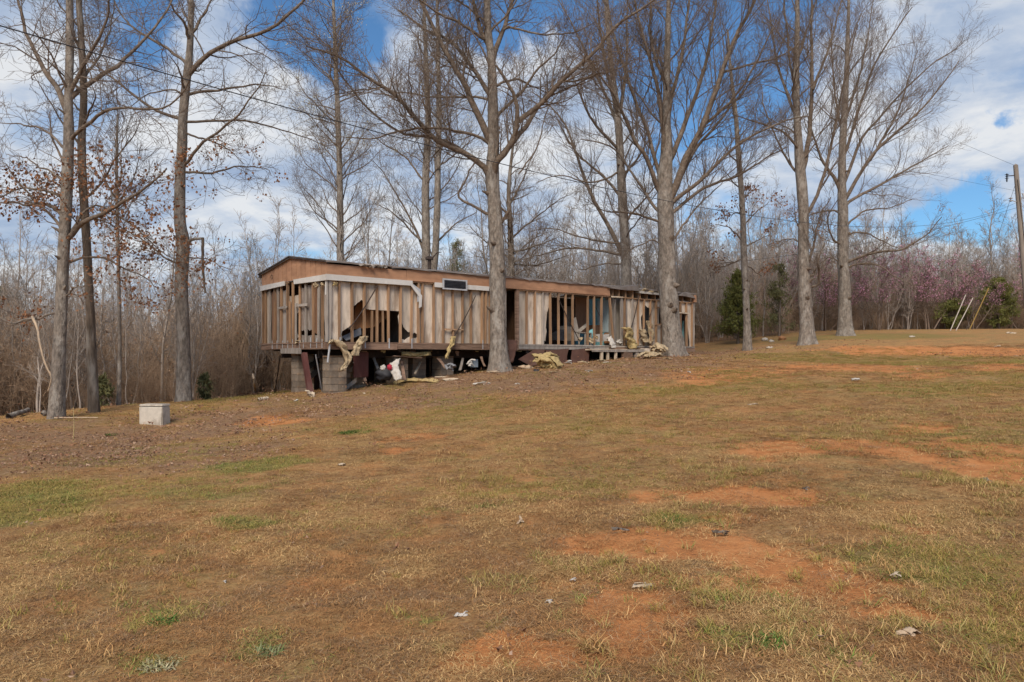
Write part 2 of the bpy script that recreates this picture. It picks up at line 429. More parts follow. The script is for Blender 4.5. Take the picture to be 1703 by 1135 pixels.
def forest_front(x):
    """how far away the edge of the wood stands, by X"""
    return np.interp(x, [-60, -22, -14, -9.5, -6, 2, 10, 14, 20, 40, 80], [14, 18.5, 21.5, 26, 33, 39, 42, 43, 47, 50, 50])


def make_ground():
    def axis(segs):
        a = [segs[0][0]]
        for lo, hi, st in segs: a += list(np.linspace(lo, hi, max(2, int(round((hi - lo) / st)) + 1))[1:])
        return np.array(a)
    xs = axis([(-900, -200, 100), (-200, -60, 20), (-60, -22, 2), (-22, -10, .3), (-10, 10, .14), (10, 24, .3), (24, 60, 2), (60, 200, 20), (200, 900, 100)])
    ys = axis([(-600, -60, 90), (-60, -6, 6), (-6, 2, .8), (2, 12, .12), (12, 26, .16), (26, 48, .35), (48, 90, 2), (90, 250, 20), (250, 1500, 125)])
    X, Y = np.meshgrid(xs, ys)
    x = X.ravel(); y = Y.ravel(); z = gh(x, y)
    r = np.hypot(x, y); z = z * np.clip(1 - (r - 250) / 600, 0, 1)
    c, g, d = masks(x, y)
    z = z - c * .03 * (r < 40)
    inwood = np.clip((y - forest_front(x) + .8) / 2.5 + (vnoise(x, y, 1.5, 8) - .5) * .8, 0, 1)
    d = np.maximum(d, inwood * .9); g = g * (1 - inwood)
    nx, ny = len(xs), len(ys)
    i = (np.arange(ny - 1)[:, None] * nx + np.arange(nx - 1)[None, :]).ravel()
    Q = np.stack([i, i + 1, i + nx + 1, i + nx], 1)
    m = bpy.data.materials.new('field_soil_and_grass'); m.use_nodes = True
    t = NT(m.node_tree); t.n.clear()
    out = t.new('ShaderNodeOutputMaterial'); b = t.new('ShaderNodeBsdfPrincipled')
    b.inputs['Roughness'].default_value = .95; b.inputs['Specular IOR Level'].default_value = .1
    tc = t.new('ShaderNodeTexCoord'); v = tc.outputs['Object']
    at = t.new('ShaderNodeAttribute', attribute_name='tint')
    sp = t.new('ShaderNodeSeparateColor'); t.l.new(at.outputs['Color'], sp.inputs[0])
    nL = t.noise(v, 0.45, 5, .6); nM = t.noise(v, 2.6, 6, .65); nF = t.noise(v, 17, 6, .7); nX = t.noise(v, 70, 3, .7)
    base = t.ramp(nM, [(.30, (0.198, 0.102, 0.046)), (.46, (0.310, 0.170, 0.071)), (.60, (0.383, 0.222, 0.088)), (.75, (0.251, 0.174, 0.059))])
    base = t.mix(t.math('MULTIPLY', t.ss(nL, .42, .66), .55), base, (0.271, 0.202, 0.069))
    warm = t.mix(t.ss(t.noise(v, 1.1, 6, .65), .42, .66), base, (0.422, 0.198, 0.076))
    base = t.mix(.85, base, warm)
    base = t.mix(t.math('MULTIPLY', t.ss(nF, .42, .66), .55), base, (0.475, 0.318, 0.143))
    base = t.mix(t.math('MULTIPLY', t.ss(nF, .52, .34), .55), base, (0.139, 0.079, 0.039))
    base = t.mix(t.math('MULTIPLY', t.ss(nX, .55, .72), .35), base, (0.528, 0.372, 0.194))
    nG = t.noise(v, 3.4, 6, .7); nO = t.noise(v, 1.9, 7, .68, .4)
    base = t.mix(t.math('MULTIPLY', t.ss(nG, .54, .70), .32), base, (0.218, 0.192, 0.051))
    base = t.mix(t.math('MULTIPLY', t.ss(nO, .52, .68), .75), base, (0.528, 0.246, 0.092))
    base = t.mix(t.math('MULTIPLY', t.ss(nF, .62, .72), .5), base, (0.106, 0.060, 0.031))
    green = t.ramp(nF, [(.3, (0.099, 0.102, 0.029)), (.7, (0.244, 0.222, 0.066))])
    clay = t.ramp(t.math('MULTIPLY_ADD', t.noise(v, 9, 6, .7), .55, t.math('MULTIPLY', nM, .5)), [(.3, (0.436, 0.162, 0.056)), (.55, (0.581, 0.240, 0.087)), (.75, (0.660, 0.330, 0.143))])
    clay = t.mix(t.math('MULTIPLY', t.ss(nF, .5, .72), .5), clay, (0.277, 0.120, 0.056))
    duff = t.ramp(nF, [(.3, (.140, .080, .048)), (.55, (.285, .172, .100)), (.75, (.41, .285, .180))])
    def edge(mk, k=.9, kk=.7):
        e = t.math('ADD', mk, t.math('MULTIPLY', t.math('SUBTRACT', nF, .5), k))
        return t.ss(t.math('ADD', e, t.math('MULTIPLY', t.math('SUBTRACT', nM, .5), kk)), .30, .78)
    c3 = t.mix(t.math('MULTIPLY', edge(sp.outputs[2]), .9), base, duff)
    c3 = t.mix(t.math('MULTIPLY', edge(sp.outputs[1], 1.2), .8), c3, green)
    c3 = t.mix(t.math('MULTIPLY', edge(t.math('ADD', t.math('MULTIPLY', sp.outputs[0], 1.22), t.math('MULTIPLY', t.math('SUBTRACT', nO, .50), 1.0)), 2.2, 1.6), .92), c3, clay)
    t.l.new(c3, b.inputs['Base Color'])
    hgt = t.math('ADD', t.math('MULTIPLY', nF, .7), t.math('MULTIPLY', nX, .35))
    bn = t.new('ShaderNodeBump'); bn.inputs['Strength'].default_value = .9; bn.inputs['Distance'].default_value = .05
    t.l.new(hgt, bn.inputs['Height']); t.l.new(bn.outputs[0], b.inputs['Normal']); t.l.new(b.outputs[0], out.inputs[0])
    me = fast_mesh('ground', np.stack([x, y, z], 1), Q, None, [m], True, None, np.stack([c, g, d], 1))
    o = link('ground', me)
    tag(o, 'sloping field of dormant grass and bare orange clay rising to the woods', 'ground', None, 'structure')
make_ground()


# ------------------------------------------------------------------ scatter: many small things as one object
def scatter(name, pts, rot, scl, idx, protos, label, cat):
    """one object of kind stuff: protos placed at pts with geometry nodes"""
    coll = bpy.data.collections.new(name + '_pieces')
    for k, me in enumerate(protos):
        ob = bpy.data.objects.new(f'{name}_piece_{k:02d}', me); coll.objects.link(ob)
    me = bpy.data.meshes.new(name); n = len(pts)
    me.vertices.add(n); me.vertices.foreach_set('co', np.asarray(pts, np.float32).ravel())
    a = me.attributes.new('rot', 'FLOAT_VECTOR', 'POINT'); a.data.foreach_set('vector', np.asarray(rot, np.float32).ravel())
    a = me.attributes.new('scl', 'FLOAT_VECTOR', 'POINT'); a.data.foreach_set('vector', np.asarray(scl, np.float32).ravel())
    a = me.attributes.new('pick', 'INT', 'POINT'); a.data.foreach_set('value', np.asarray(idx, np.int32))
    me.update()
    o = link(name, me)
    ng = bpy.data.node_groups.new(name + '_scatter', 'GeometryNodeTree')
    ng.interface.new_socket('Geometry', in_out='INPUT', socket_type='NodeSocketGeometry')
    ng.interface.new_socket('Geometry', in_out='OUTPUT', socket_type='NodeSocketGeometry')
    gi = ng.nodes.new('NodeGroupInput'); go = ng.nodes.new('NodeGroupOutput')
    ci = ng.nodes.new('GeometryNodeCollectionInfo'); ci.inputs['Collection'].default_value = coll
    ci.inputs['Separate Children'].default_value = True; ci.inputs['Reset Children'].default_value = True
    ip = ng.nodes.new('GeometryNodeInstanceOnPoints'); ip.inputs['Pick Instance'].default_value = True
    def attr(nm, typ):
        x = ng.nodes.new('GeometryNodeInputNamedAttribute'); x.data_type = typ; x.inputs['Name'].default_value = nm
        return next(s for s in x.outputs if s.enabled and s.name == 'Attribute')
    ng.links.new(gi.outputs[0], ip.inputs['Points']); ng.links.new(ci.outputs[0], ip.inputs['Instance'])
    ng.links.new(attr('pick', 'INT'), ip.inputs['Instance Index'])
    e2r = ng.nodes.new('FunctionNodeEulerToRotation'); ng.links.new(attr('rot', 'FLOAT_VECTOR'), e2r.inputs[0])
    ng.links.new(e2r.outputs[0], ip.inputs['Rotation']); ng.links.new(attr('scl', 'FLOAT_VECTOR'), ip.inputs['Scale'])
    ng.links.new(ip.outputs[0], go.inputs[0])
    md = o.modifiers.new('scatter', 'NODES'); md.node_group = ng
    tag(o, label, cat, None, 'stuff')
    return o


def blade_clump(seed, n, rad, h, lie, cols, wid=.0022, segs=3):
    """a tuft of bent blades as one small mesh with its own vertex tints"""
    r = np.random.default_rng(seed)
    V, T, C = [], [], []
    for k in range(n):
        a = r.uniform(0, 2 * np.pi); q = rad * math.sqrt(r.uniform(0, 1)); p = np.array([q * math.cos(a), q * math.sin(a), -.006])
        az = r.uniform(0, 2 * np.pi); el = r.uniform(lie[0], lie[1]); L = h * r.uniform(.5, 1.3)
        col = np.array(cols[r.integers(len(cols))]) * r.uniform(.7, 1.25)
        w = wid * r.uniform(.7, 1.5); b0 = len(V)
        side = np.array([-math.sin(az), math.cos(az), 0])
        for s in range(segs + 1):
            ww = w * (1 - s / segs * .85)
            V += [p - side * ww, p + side * ww]; C += [col, col]
            el2 = el - s * r.uniform(.15, .6); az += r.normal() * .35
            d = np.array([math.cos(az) * math.cos(el2), math.sin(az) * math.cos(el2), math.sin(el2)])
            p = p + d * L / segs
            if p[2] < .002: p[2] = .002 + r.uniform(0, .006)
        for s in range(segs): T.append([b0 + 2 * s, b0 + 2 * s + 1, b0 + 2 * s + 3, b0 + 2 * s + 2])
    return fast_mesh('grass_tuft', np.array(V), np.array(T), None, [GBLADE], False, None, np.array(C))


STRAW = [(0.502, 0.300, 0.125), (0.409, 0.228, 0.090), (0.594, 0.384, 0.170), (0.330, 0.174, 0.072), (0.251, 0.132, 0.060), (0.370, 0.246, 0.085)]
MIXED = [(0.449, 0.288, 0.105), (0.317, 0.246, 0.065), (0.251, 0.216, 0.050), (0.554, 0.372, 0.150), (0.383, 0.216, 0.085), (0.290, 0.162, 0.068)]
GREENS = [(0.145, 0.204, 0.040), (0.198, 0.240, 0.055), (0.264, 0.264, 0.075), (0.119, 0.156, 0.035), (0.396, 0.312, 0.120)]


def make_grass():
    r = np.random.default_rng(3)
    def wedge(n, y0, y1, p):
        u = r.uniform(0, 1, n); y = (y0 ** p + u * (y1 ** p - y0 ** p)) ** (1 / p)
        x = r.uniform(-.74, .74, n) * y
        return x, y
    pal = [STRAW[:3], STRAW[1:4], STRAW[3:5], [(0.286, 0.165, 0.085), (0.390, 0.260, 0.145), (0.221, 0.130, 0.070)], [(0.442, 0.236, 0.095), (0.338, 0.165, 0.065)], MIXED[:3], MIXED[1:5], [(0.312, 0.254, 0.070), (0.390, 0.295, 0.090), (0.234, 0.201, 0.050)], GREENS[2:] + MIXED[:2]]
    dry = [blade_clump(100 + k, 40, .12, .060, (.0, .55) if k < 5 else (.1, .85), pal[k], .0016 if k < 5 else .0019) for k in range(9)]
    x, y = wedge(88000, 3.0, 31.0, .95)
    c, g, d = masks(x, y)
    dens = .30 + .9 * vnoise(x, y, .9, 51) * vnoise(x, y, .3, 52) * 2
    keep = r.uniform(0, 1, len(x)) < np.clip(dens * (1 - .82 * np.clip(c * 1.6 - .35 + (vnoise(x, y, .22, 95) - .5) * 1.2, 0, 1)) * (1 - .7 * d), 0, 1)
    x, y, g = x[keep], y[keep], g[keep]
    lush = (vnoise(x, y, 2.4, 55) + g * .8 + r.normal(size=len(x)) * .12) > .72
    f1 = vnoise(x, y, .55, 91) + r.normal(size=len(x)) * .16; f2 = vnoise(x, y, .7, 93) + r.normal(size=len(x)) * .16
    idx = np.where(lush, 5 + np.clip((f2 * 4.6 - .3).astype(int), 0, 3), np.clip((f1 * 6.2 - .6).astype(int), 0, 4))
    s = r.uniform(.55, 1.25, len(x)) * (1 + np.clip((y - 8) / 20, 0, 1) * .5)
    scatter('dormant_grass', np.stack([x, y, gh(x, y)], 1), np.stack([r.normal(size=len(x)) * .08, r.normal(size=len(x)) * .08, r.uniform(0, 6.28, len(x))], 1),
            np.stack([s, s, s * r.uniform(.6, 1.2, len(x))], 1), idx, dry, 'straw coloured dormant grass matted over the clay field', 'grass')
    gp = [blade_clump(140 + k, 24, .085, .065, (.4, 1.3), GREENS, .0026) for k in range(4)]
    x, y = wedge(30000, 3.0, 24.0, 1.4)
    c, g, d = masks(x, y)
    spot = (vnoise(x, y, .7, 61) > .80) * (vnoise(x, y, 2.2, 62) > .5) * .5
    keep = r.uniform(0, 1, len(x)) < np.clip((g - .25) * .75 * (vnoise(x, y, .5, 63) > .42) + spot * .5, 0, 1) * (1 - .8 * d * (y > 12)) * (1 - .8 * c)
    x, y = x[keep], y[keep]; s = r.uniform(.5, 1.25, len(x)) * (1 + np.clip((y - 9) / 16, 0, 1) * .5)
    scatter('green_grass', np.stack([x, y, gh(x, y)], 1), np.stack([x * 0, x * 0, r.uniform(0, 6.28, len(x))], 1), np.stack([s, s, s], 1), r.integers(0, 4, len(x)), gp,
            'patches of fresh green grass coming up through the straw', 'grass')
    tp = [blade_clump(180 + k, 26, .05, .11, (.35, 1.35), (STRAW[:3], MIXED[:4], GREENS[2:] + MIXED, STRAW[2:5])[k], .0021, 4) for k in range(4)]
    x, y = wedge(30000, 3.0, 22.0, 1.25)
    c, g, d = masks(x, y)
    keep = r.uniform(0, 1, len(x)) < np.clip((vnoise(x, y, 1.2, 97) * vnoise(x, y, .35, 98) * 3.0 - .42) * np.clip(.42 + x / (y * .8), .10, 1) * (1 - d) * (1 - .9 * np.clip(c * 1.4, 0, 1)), 0, 1)
    x, y = x[keep], y[keep]; s = r.uniform(.5, 1.15, len(x)); f = vnoise(x, y, .6, 99)
    scatter('standing_tufts', np.stack([x, y, gh(x, y)], 1), np.stack([x * 0, x * 0, r.uniform(0, 6.28, len(x))], 1), np.stack([s, s, s], 1), np.clip((f * 4.4 - .2 + r.normal(size=len(x)) * .5).astype(int), 0, 3), tp,
            'longer straw and green grass standing in tufts on the right of the field', 'grass')
    # fallen leaves: cupped little quads, singly and in drifts
    def leaf(seed):
        q = np.random.default_rng(seed); V, Qd, C = [], [], []
        for k in range(7):
            cx, cy = q.normal(size=2) * .12; a = q.uniform(0, 6.28); L = q.uniform(.025, .052); W = L * q.uniform(.35, .6); up = q.uniform(.0, .03)
            ca, sa = math.cos(a), math.sin(a); b0 = len(V); tilt = q.normal() * .35; cx *= 1.6; cy *= 1.6
            for (u, v, h) in [(-L, 0, up), (-.2 * L, -W, 0), (L, 0, up * q.uniform(0, 1.5)), (.1 * L, W, 0)]:
                V.append((cx + u * ca - v * sa, cy + u * sa + v * ca, .012 + h + v * tilt)); C.append(None)
            col = np.array([(.24, .13, .08), (.30, .18, .115), (.17, .09, .058), (.38, .25, .17), (.27, .14, .08)][q.integers(5)]) * q.uniform(.7, 1.2)
            C[-4:] = [col] * 4; Qd += [(b0, b0 + 1, b0 + 2), (b0, b0 + 2, b0 + 3)]
        return fast_mesh('fallen_leaf', np.array(V), None, np.array(Qd), [LITTER], False, None, np.array(C))
    lp = [leaf(170 + k) for k in range(6)]
    x, y = wedge(60000, 3.2, 36.0, 1.8)
    c, g, d = masks(x, y)
    d = np.where((y < 10) & (d < .5), d * .15, d)
    d2 = np.maximum(d, np.clip((y - forest_front(x) + 2) / 2, 0, .9))
    keep = r.uniform(0, 1, len(x)) < np.clip(d2 * (vnoise(x, y, .8, 71) * 1.3 - .1) + .004, 0, 1) * np.where(y > 19, .30, .62)
    x, y = x[keep], y[keep]; s = r.uniform(.6, 1.3, len(x)) * np.clip(.40 + y / 40, .5, .85)
    scatter('leaf_litter', np.stack([x, y, gh(x, y)], 1), np.stack([r.normal(size=len(x)) * .2, r.normal(size=len(x)) * .2, r.uniform(0, 6.28, len(x))], 1), np.stack([s, s, s * 1.3], 1),
            r.integers(0, 6, len(x)), lp, 'brown fallen oak leaves drifted over the yard and under the trees', 'leaves')
# ------------------------------------------------------------------ the wrecked mobile home
PN = np.array([-5.31, 21.5, EYE]); EU = np.array([.7622, .6473, 0]); EV = np.array([-.6473, .7622, 0]); EW = np.array([0, 0, 1.0])
HL, HW = 17.4, 4.74           # length of the long side, width of the gable end
W_RIM0, W_FLR, W_TOP, W_EAVE, W_RIDGE = .195, .41, 2.33, 2.72, 3.07


def L2W(u, v, w): return PN + EU * u + EV * v + EW * w


def fp(px, py, v0=0.0):
    """photo pixel -> (u, w) on the plane v = v0 of the home"""
    d = np.array([(px - CX) / F, 1.0, (HY - py) / F]); o = np.array([0, 0, EYE]) - PN
    s = (v0 - o @ EV) / (d @ EV); p = o + d * s
    return float(p @ EU), float(p[2])


def ep(px, py, u0=0.0):
    d = np.array([(px - CX) / F, 1.0, (HY - py) / F]); o = np.array([0, 0, EYE]) - PN
    s = (u0 - o @ EU) / (d @ EU); p = o + d * s
    return float(p @ EV), float(p[2])


def fu(px): return fp(px, HY)[0]


def ev_(px): return ep(px, HY)[0]


home = empty('mobile_home', tuple(PN + np.array([0, 0, -1.1 - 0])), 'derelict stripped mobile home with bare studs and brown gable raised on block piers', 'mobile home')


def lbox(u0, u1, v0, v1, w0, w1, jit=0.0, lean_u=0.0, lean_v=0.0):
    P = []
    for w, k in ((w0, 0), (w1, 1)):
        for u, v in ((u0, v0), (u1, v0), (u1, v1), (u0, v1)):
            P.append(L2W(u + lean_u * k, v + lean_v * k, w))
    P = np.array(P)
    if jit: P = P + RNG.normal(size=P.shape) * jit
    return P, [(0, 3, 2, 1), (4, 5, 6, 7), (0, 1, 5, 4), (1, 2, 6, 5), (2, 3, 7, 6), (3, 0, 4, 7)]


def part(name, VF, mat, parent=home, smooth=False):
    return link(name, mesh(name, VF[0], VF[1], mat, smooth), parent)


def prism(poly, f0, f1):
    """outline poly [(a,b)...] extruded between the two mappings f0, f1"""
    n = len(poly)
    V = [f0(*p) for p in poly] + [f1(*p) for p in poly]
    Fc = [tuple(range(n))[::-1], tuple(range(n, 2 * n))] + [(i, (i + 1) % n, n + (i + 1) % n, n + i) for i in range(n)]
    return V, Fc


def fpanel(poly, v0, th=.008):
    a = lambda u, w: L2W(u, v0, w); b = lambda u, w: L2W(u, v0 + th, w)
    return prism(poly, a, b)


def epanel(poly, u0, th=.008):
    a = lambda v, w: L2W(u0, v, w); b = lambda v, w: L2W(u0 + th, v, w)
    return prism(poly, a, b)


def jag(pts, amp=.03, n=4):
    """roughen an outline as torn sheet"""
    out = []
    for i, p in enumerate(pts):
        q = pts[(i + 1) % len(pts)]
        for k in range(n):
            t = k / n; j = amp if k else amp * .3
            out.append((p[0] + (q[0] - p[0]) * t + random.gauss(0, j) * .6, p[1] + (q[1] - p[1]) * t + random.gauss(0, j)))
    return out


def rod(P0, P1, r, sides=6):
    T = Tubes(); T.add(np.array([P0, (np.array(P0) + P1) / 2, P1]), np.full(3, r), sides)
    return T


# --- floor, rim boards, plates, chassis
rim_cuts = [0, 2.35, 4.7, 5.9, 7.7, 9.35]
for i in range(len(rim_cuts) - 1):
    part('rim_board', lbox(rim_cuts[i] + .004, rim_cuts[i + 1] - .004, -.005, .035, W_RIM0 + .0 + RNG.uniform(-.012, .012), W_FLR - .05, .005), RIM)
    part('bottom_plate', lbox(rim_cuts[i] + .004, rim_cuts[i + 1] - .006, -.012, .085, W_FLR - .048, W_FLR - .006, .003), RIM)
for (a, b) in ((862, 905), (905, 985), (985, 1012)):
    u0, u1 = fu(a), fu(b)
    part('rim_board', lbox(u0, u1 - .01, -.03, .01, W_RIM0 + .03, W_FLR - .06, .008), STUDG)
    part('bottom_plate', lbox(u0, u1 - .01, -.05, .085, W_FLR - .055, W_FLR - .01, .006), STUDG)
for (a, b) in ((1013, 1068), (1068, 1110), (1110, 1155)):
    part('rim_board', lbox(fu(a), fu(b) - .01, -.03, .012, W_RIM0 - .02, W_FLR - .08, .008), RIM)
    part('bottom_plate', lbox(fu(a), fu(b) - .01, -.03, .085, W_FLR - .07, W_FLR - .02, .008), STUDG)
for i in range(3):
    v0 = .006 + i * HW / 3
    part('rim_board', lbox(-.04, -.002, v0, v0 + HW / 3 - .01, W_RIM0 + RNG.uniform(-.01, .01), W_FLR - .05, .005), RIM)
part('bottom_plate', lbox(-.05, .06, .09, HW - .02, W_FLR - .048, W_FLR - .008, .003), RIM)
part('rim_board', lbox(HL, HL + .04, 0, HW, W_RIM0, W_FLR, .005), RIM)
part('rim_board', lbox(0, HL, HW - .04, HW, W_RIM0, W_FLR - .05, .005), RIM)
for i in range(9):
    u0 = 1.6 + i * 1.72; u1 = u0 + 1.71; zg = min(float(gz(*L2W(u0, HW, 0)[:2])), float(gz(*L2W(u1, HW, 0)[:2]))) - EYE
    part('far_skirting', lbox(u0, u1, HW - .03, HW - .012, zg - .1, W_RIM0 - .01, .004), SKIRT)
for i in range(26):                                                      # torn ends of floor boards and belly wrap under the rim
    u0 = .9 + i * .36 + random.uniform(-.1, .1); ln = random.uniform(.05, .24); wd = random.uniform(.08, .3)
    part('torn_belly_wrap', fpanel(jag([(u0, W_RIM0 + .02), (u0 + wd, W_RIM0 + .02), (u0 + wd * .8, W_RIM0 - ln), (u0 + wd * .2, W_RIM0 - ln * .7)], .02, 3), random.uniform(.04, .5), .01), (STEEL, RIM, BLACK, INSUL, STEEL)[i % 5])
part('floor_deck', lbox(.05, HL - .02, .09, HW - .05, W_FLR - .045, W_FLR - .012), INBROWN)
for k in range(2):
    v0 = (1.0, HW - 1.1)[k]
    part('chassis_beam', lbox(.25, HL - .3, v0, v0 + .1, -.07, W_RIM0 - .03), STEEL)
for k in range(22):
    u0 = .35 + k * .78
    part('floor_joist', lbox(u0, u0 + .045, .05, HW - .06, W_RIM0 - .02, W_FLR - .05), STEEL)
part('belly_board', jagged := fpanel([(0, 0), (1, 0), (1, 1), (0, 1)], 0), BLACK) if False else None
bp = [(0.3, .3)] + [(0.3 + i * .6, .16 + random.uniform(-.1, .12)) for i in range(1, 27)] + [(HL - .3, HW - .3), (.3, HW - .3)]
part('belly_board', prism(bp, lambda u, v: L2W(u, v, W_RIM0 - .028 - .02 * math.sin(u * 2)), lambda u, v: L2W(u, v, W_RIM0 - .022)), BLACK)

# --- studs of the long wall: photo column, then optional bottom/top rows
STUDS = [548, 565.5, 586.6, 607.2, 628.0, 646.9, 666.8, 684.8, 697, 703.5, 722.3, 738.4, 754.9, 770.7, 784.5, 802.7, 808.5, 816, 825, 862, 877, 890, 903.8, 916.7, 930, 942, 953.7, 978.7, 989.4, 1001,
         1034.7, 1040, 1053, 1062.5, 1072, 1083, 1092.6, 1102, 1110, 1122, 1133, 1143, 1152]
for i, p in enumerate(STUDS):
    u0 = fu(p); wd = .055 if i else .09
    w1 = W_TOP - .045
    part('stud', lbox(u0 - wd / 2, u0 + wd / 2, 0, .084, W_FLR - .004, w1, .004, RNG.normal() * .012), STUDG if p in (548, 903.8, 1053, 1034.7) else STUD)
for p, lo, hi in ((619.6, 566, 517), (619.6 + 18, 566, 517)):
    u0, w1 = fp(p, hi); part('cripple_stud', lbox(u0 - .022, u0 + .022, .002, .07, W_FLR, w1, .003), STUD)
# a stud knocked loose and leaning
a = fp(1021, 570); b = fp(1014, 493)
part('stud', lbox(a[0] - .025, a[0] + .03, -.03, .05, W_FLR - .03, W_TOP - .06, .004, b[0] - a[0]), STUD)
part('stud', lbox(fu(1026) - .02, fu(1026) + .02, .12, .18, W_FLR, W_TOP - .1, .004, .05), STUDG)
for (a, b) in ((545, 812), (860, 1014)):
    part('top_plate', lbox(fu(a), fu(b), .0, .07, W_TOP - .043, W_TOP - .002, .003), STUD)
part('top_plate', lbox(fu(1030), fu(1112), .0, .07, W_TOP - .043, W_TOP - .002, .003), STUD)
part('top_plate', lbox(fu(1126), HL, .0, .07, W_TOP - .043, W_TOP - .002, .003), STUD)
# thin galvanised tie straps hanging over the rim
for p in (565.5, 607.2, 646.9, 684.8, 802.7):
    u0 = fu(p); part('tie_strap', lbox(u0 - .018, u0 + .018, -.012, -.006, W_RIM0 + .03, W_FLR + .12, .002), GALV)
for k, p in enumerate((455, 463, 472, 481, 489, 501, 507, 519, 529, 538)):
    v0 = ev_(p); part('tie_strap', lbox(-.05, -.044, v0 - .016, v0 + .016, W_RIM0 + .03, W_FLR + .1 + RNG.uniform(-.04, .04), .002), GALV)

# --- wall boards behind the studs, bay by bay; each outline in photo pixels on the board's own plane
VB = .088


def board(px_poly, mat=PANEL, amp=.0, n=1, v0=VB):
    pts = [fp(x, y, v0) for x, y in px_poly]
    if amp: pts = jag(pts, amp, n)
    return part('wall_panel', fpanel(pts, v0 + RNG.uniform(0, .006)), mat)


def full(x0, x1, mat=PANEL):
    u0, u1 = fp(x0, 500, VB)[0], fp(x1, 500, VB)[0]
    part('wall_panel', fpanel(jag([(u0, W_FLR), (u1, W_FLR), (u1, W_TOP - .01), (u0, W_TOP - .01)], .006, 3), VB + RNG.uniform(0, .006)), mat)


full(545, 566)
board([(566.5, 468), (586, 469), (586, 540), (577, 546), (569, 552), (569, 566), (566.5, 566)], PANEL, .012, 3)
board([(586.5, 469), (607, 471), (606.5, 504), (601, 499), (596, 503), (590, 509), (586.5, 510)], PANEL, .012, 3)
board([(607.5, 471), (628, 472), (628, 516), (607.5, 514)], PANEL, .004, 2)
board([(628.5, 472), (647, 473), (647, 517), (628.5, 516)], PANEL, .004, 2)
board([(647.5, 473), (667, 474), (667, 568), (663.5, 540), (662, 527), (665, 518), (647.5, 517)], PANEL, .008, 2)
board([(667.5, 474), (685, 476), (685, 552), (679, 553), (674, 548), (670, 541), (667.5, 536)], PANEL, .015, 3)
board([(667.5, 564), (673, 566), (680, 561), (685, 559), (685, 573), (667.5, 573)], PANEL, .01, 2)
board([(685.5, 476), (697, 476), (697, 551), (693, 556), (690, 553), (685.5, 556)], PANEL, .012, 2)
board([(685.5, 562), (691, 563), (697, 558), (697, 574), (685.5, 574)], PANEL, .01, 2)
for a, b in ((697.5, 703), (704, 722), (722.5, 738), (739, 754.5), (755, 770.5), (771, 784), (785, 802.5), (803, 816), (816.5, 842), (862, 877), (877.5, 890), (890.5, 903.5)):
    full(a, b)
board([(904, 487), (913, 489), (913, 510), (910, 520), (908, 540), (909, 552), (907, 568), (904, 568)], PANEL, .02, 3)
board([(1034, 498), (1043, 498), (1043, 572), (1034, 572)], PANELG, .008, 2)
for a, b in ((1043.5, 1053), (1053.5, 1063),):
    full(a, b)
board([(1063.5, 496), (1072, 497), (1072, 512), (1070, 520), (1066, 529), (1067, 545), (1069, 575), (1063.5, 575)], PANEL, .015, 3)
board([(1072.5, 497), (1083, 497), (1083, 508), (1078, 512), (1072.5, 508)], PANEL, .015, 3)
board([(1083.5, 497), (1092.6, 498), (1092.6, 572), (1083.5, 574)], PANEL, .012, 3)
board([(1093, 498), (1102, 498), (1102, 512), (1093, 511)], PANEL, .01, 2)
board([(1093, 540), (1102, 541), (1102, 575), (1093, 575)], PANEL, .01, 2)
full(1103, 1126)
board([(1126, 500), (1143, 501), (1143, 519), (1133, 521), (1126, 516)], PANEL, .015, 3)
board([(1143.5, 501), (1155, 502), (1155, 578), (1147, 578), (1143.5, 540)], PANEL, .015, 3)
# short blocks nailed between studs
for (x, y, l) in ((755, 547, 30), (1098, 511, 14), (1098, 539, 16), (1136, 520, 18)):
    a = fp(x - l / 2, y); b = fp(x + l / 2, y)
    part('nailed_block', lbox(a[0], b[0], -.03, .03, a[1] - .04, a[1] + .01, .008), STUD if x < 1120 else PALEWOOD)

# --- the gable end
ES = [541, 534.5, 528.5, 519, 507, 497.5, 486, 476.5, 466, 461, 455, 447, 440.5, 436]
for i, p in enumerate(ES):
    v0 = ev_(p); top = W_TOP - .05
    if i == 0: v0 = .05
    part('stud', lbox(0, .068, v0 - .024, v0 + .024, W_FLR - .004, top, .005, 0, RNG.normal() * .02), (STUD, STUD, STUDG, STUD, STUDG, STUD, STUD)[i % 7])
part('corner_trim', lbox(-.022, .03, -.022, .028, W_FLR - .02, W_TOP + .02, .003), STUDG)
part('corner_trim', lbox(-.026, -.023, -.026, .05, 1.75, W_TOP - .02, .003), TRIM)
part('stud', lbox(.0, .05, ev_(491) - .03, ev_(491) + .02, W_FLR, 1.62, .006), STUDG)
part('stud', lbox(.0, .05, ev_(481) - .02, ev_(481) + .03, W_FLR, 1.70, .006), STUD)
part('top_plate', lbox(0, .07, ev_(480), HW, W_TOP - .05, W_TOP - .004, .004), STUD)
part('top_plate', lbox(0, .07, .07, ev_(489), W_TOP - .05, W_TOP - .004, .004), STUD)


def eboard(pp, mat=PANELG, amp=.02, n=3, u0=.072):
    part('wall_panel', epanel(jag([ep(x, y, u0) for x, y in pp], amp, n), u0 + RNG.uniform(0, .01)), mat)


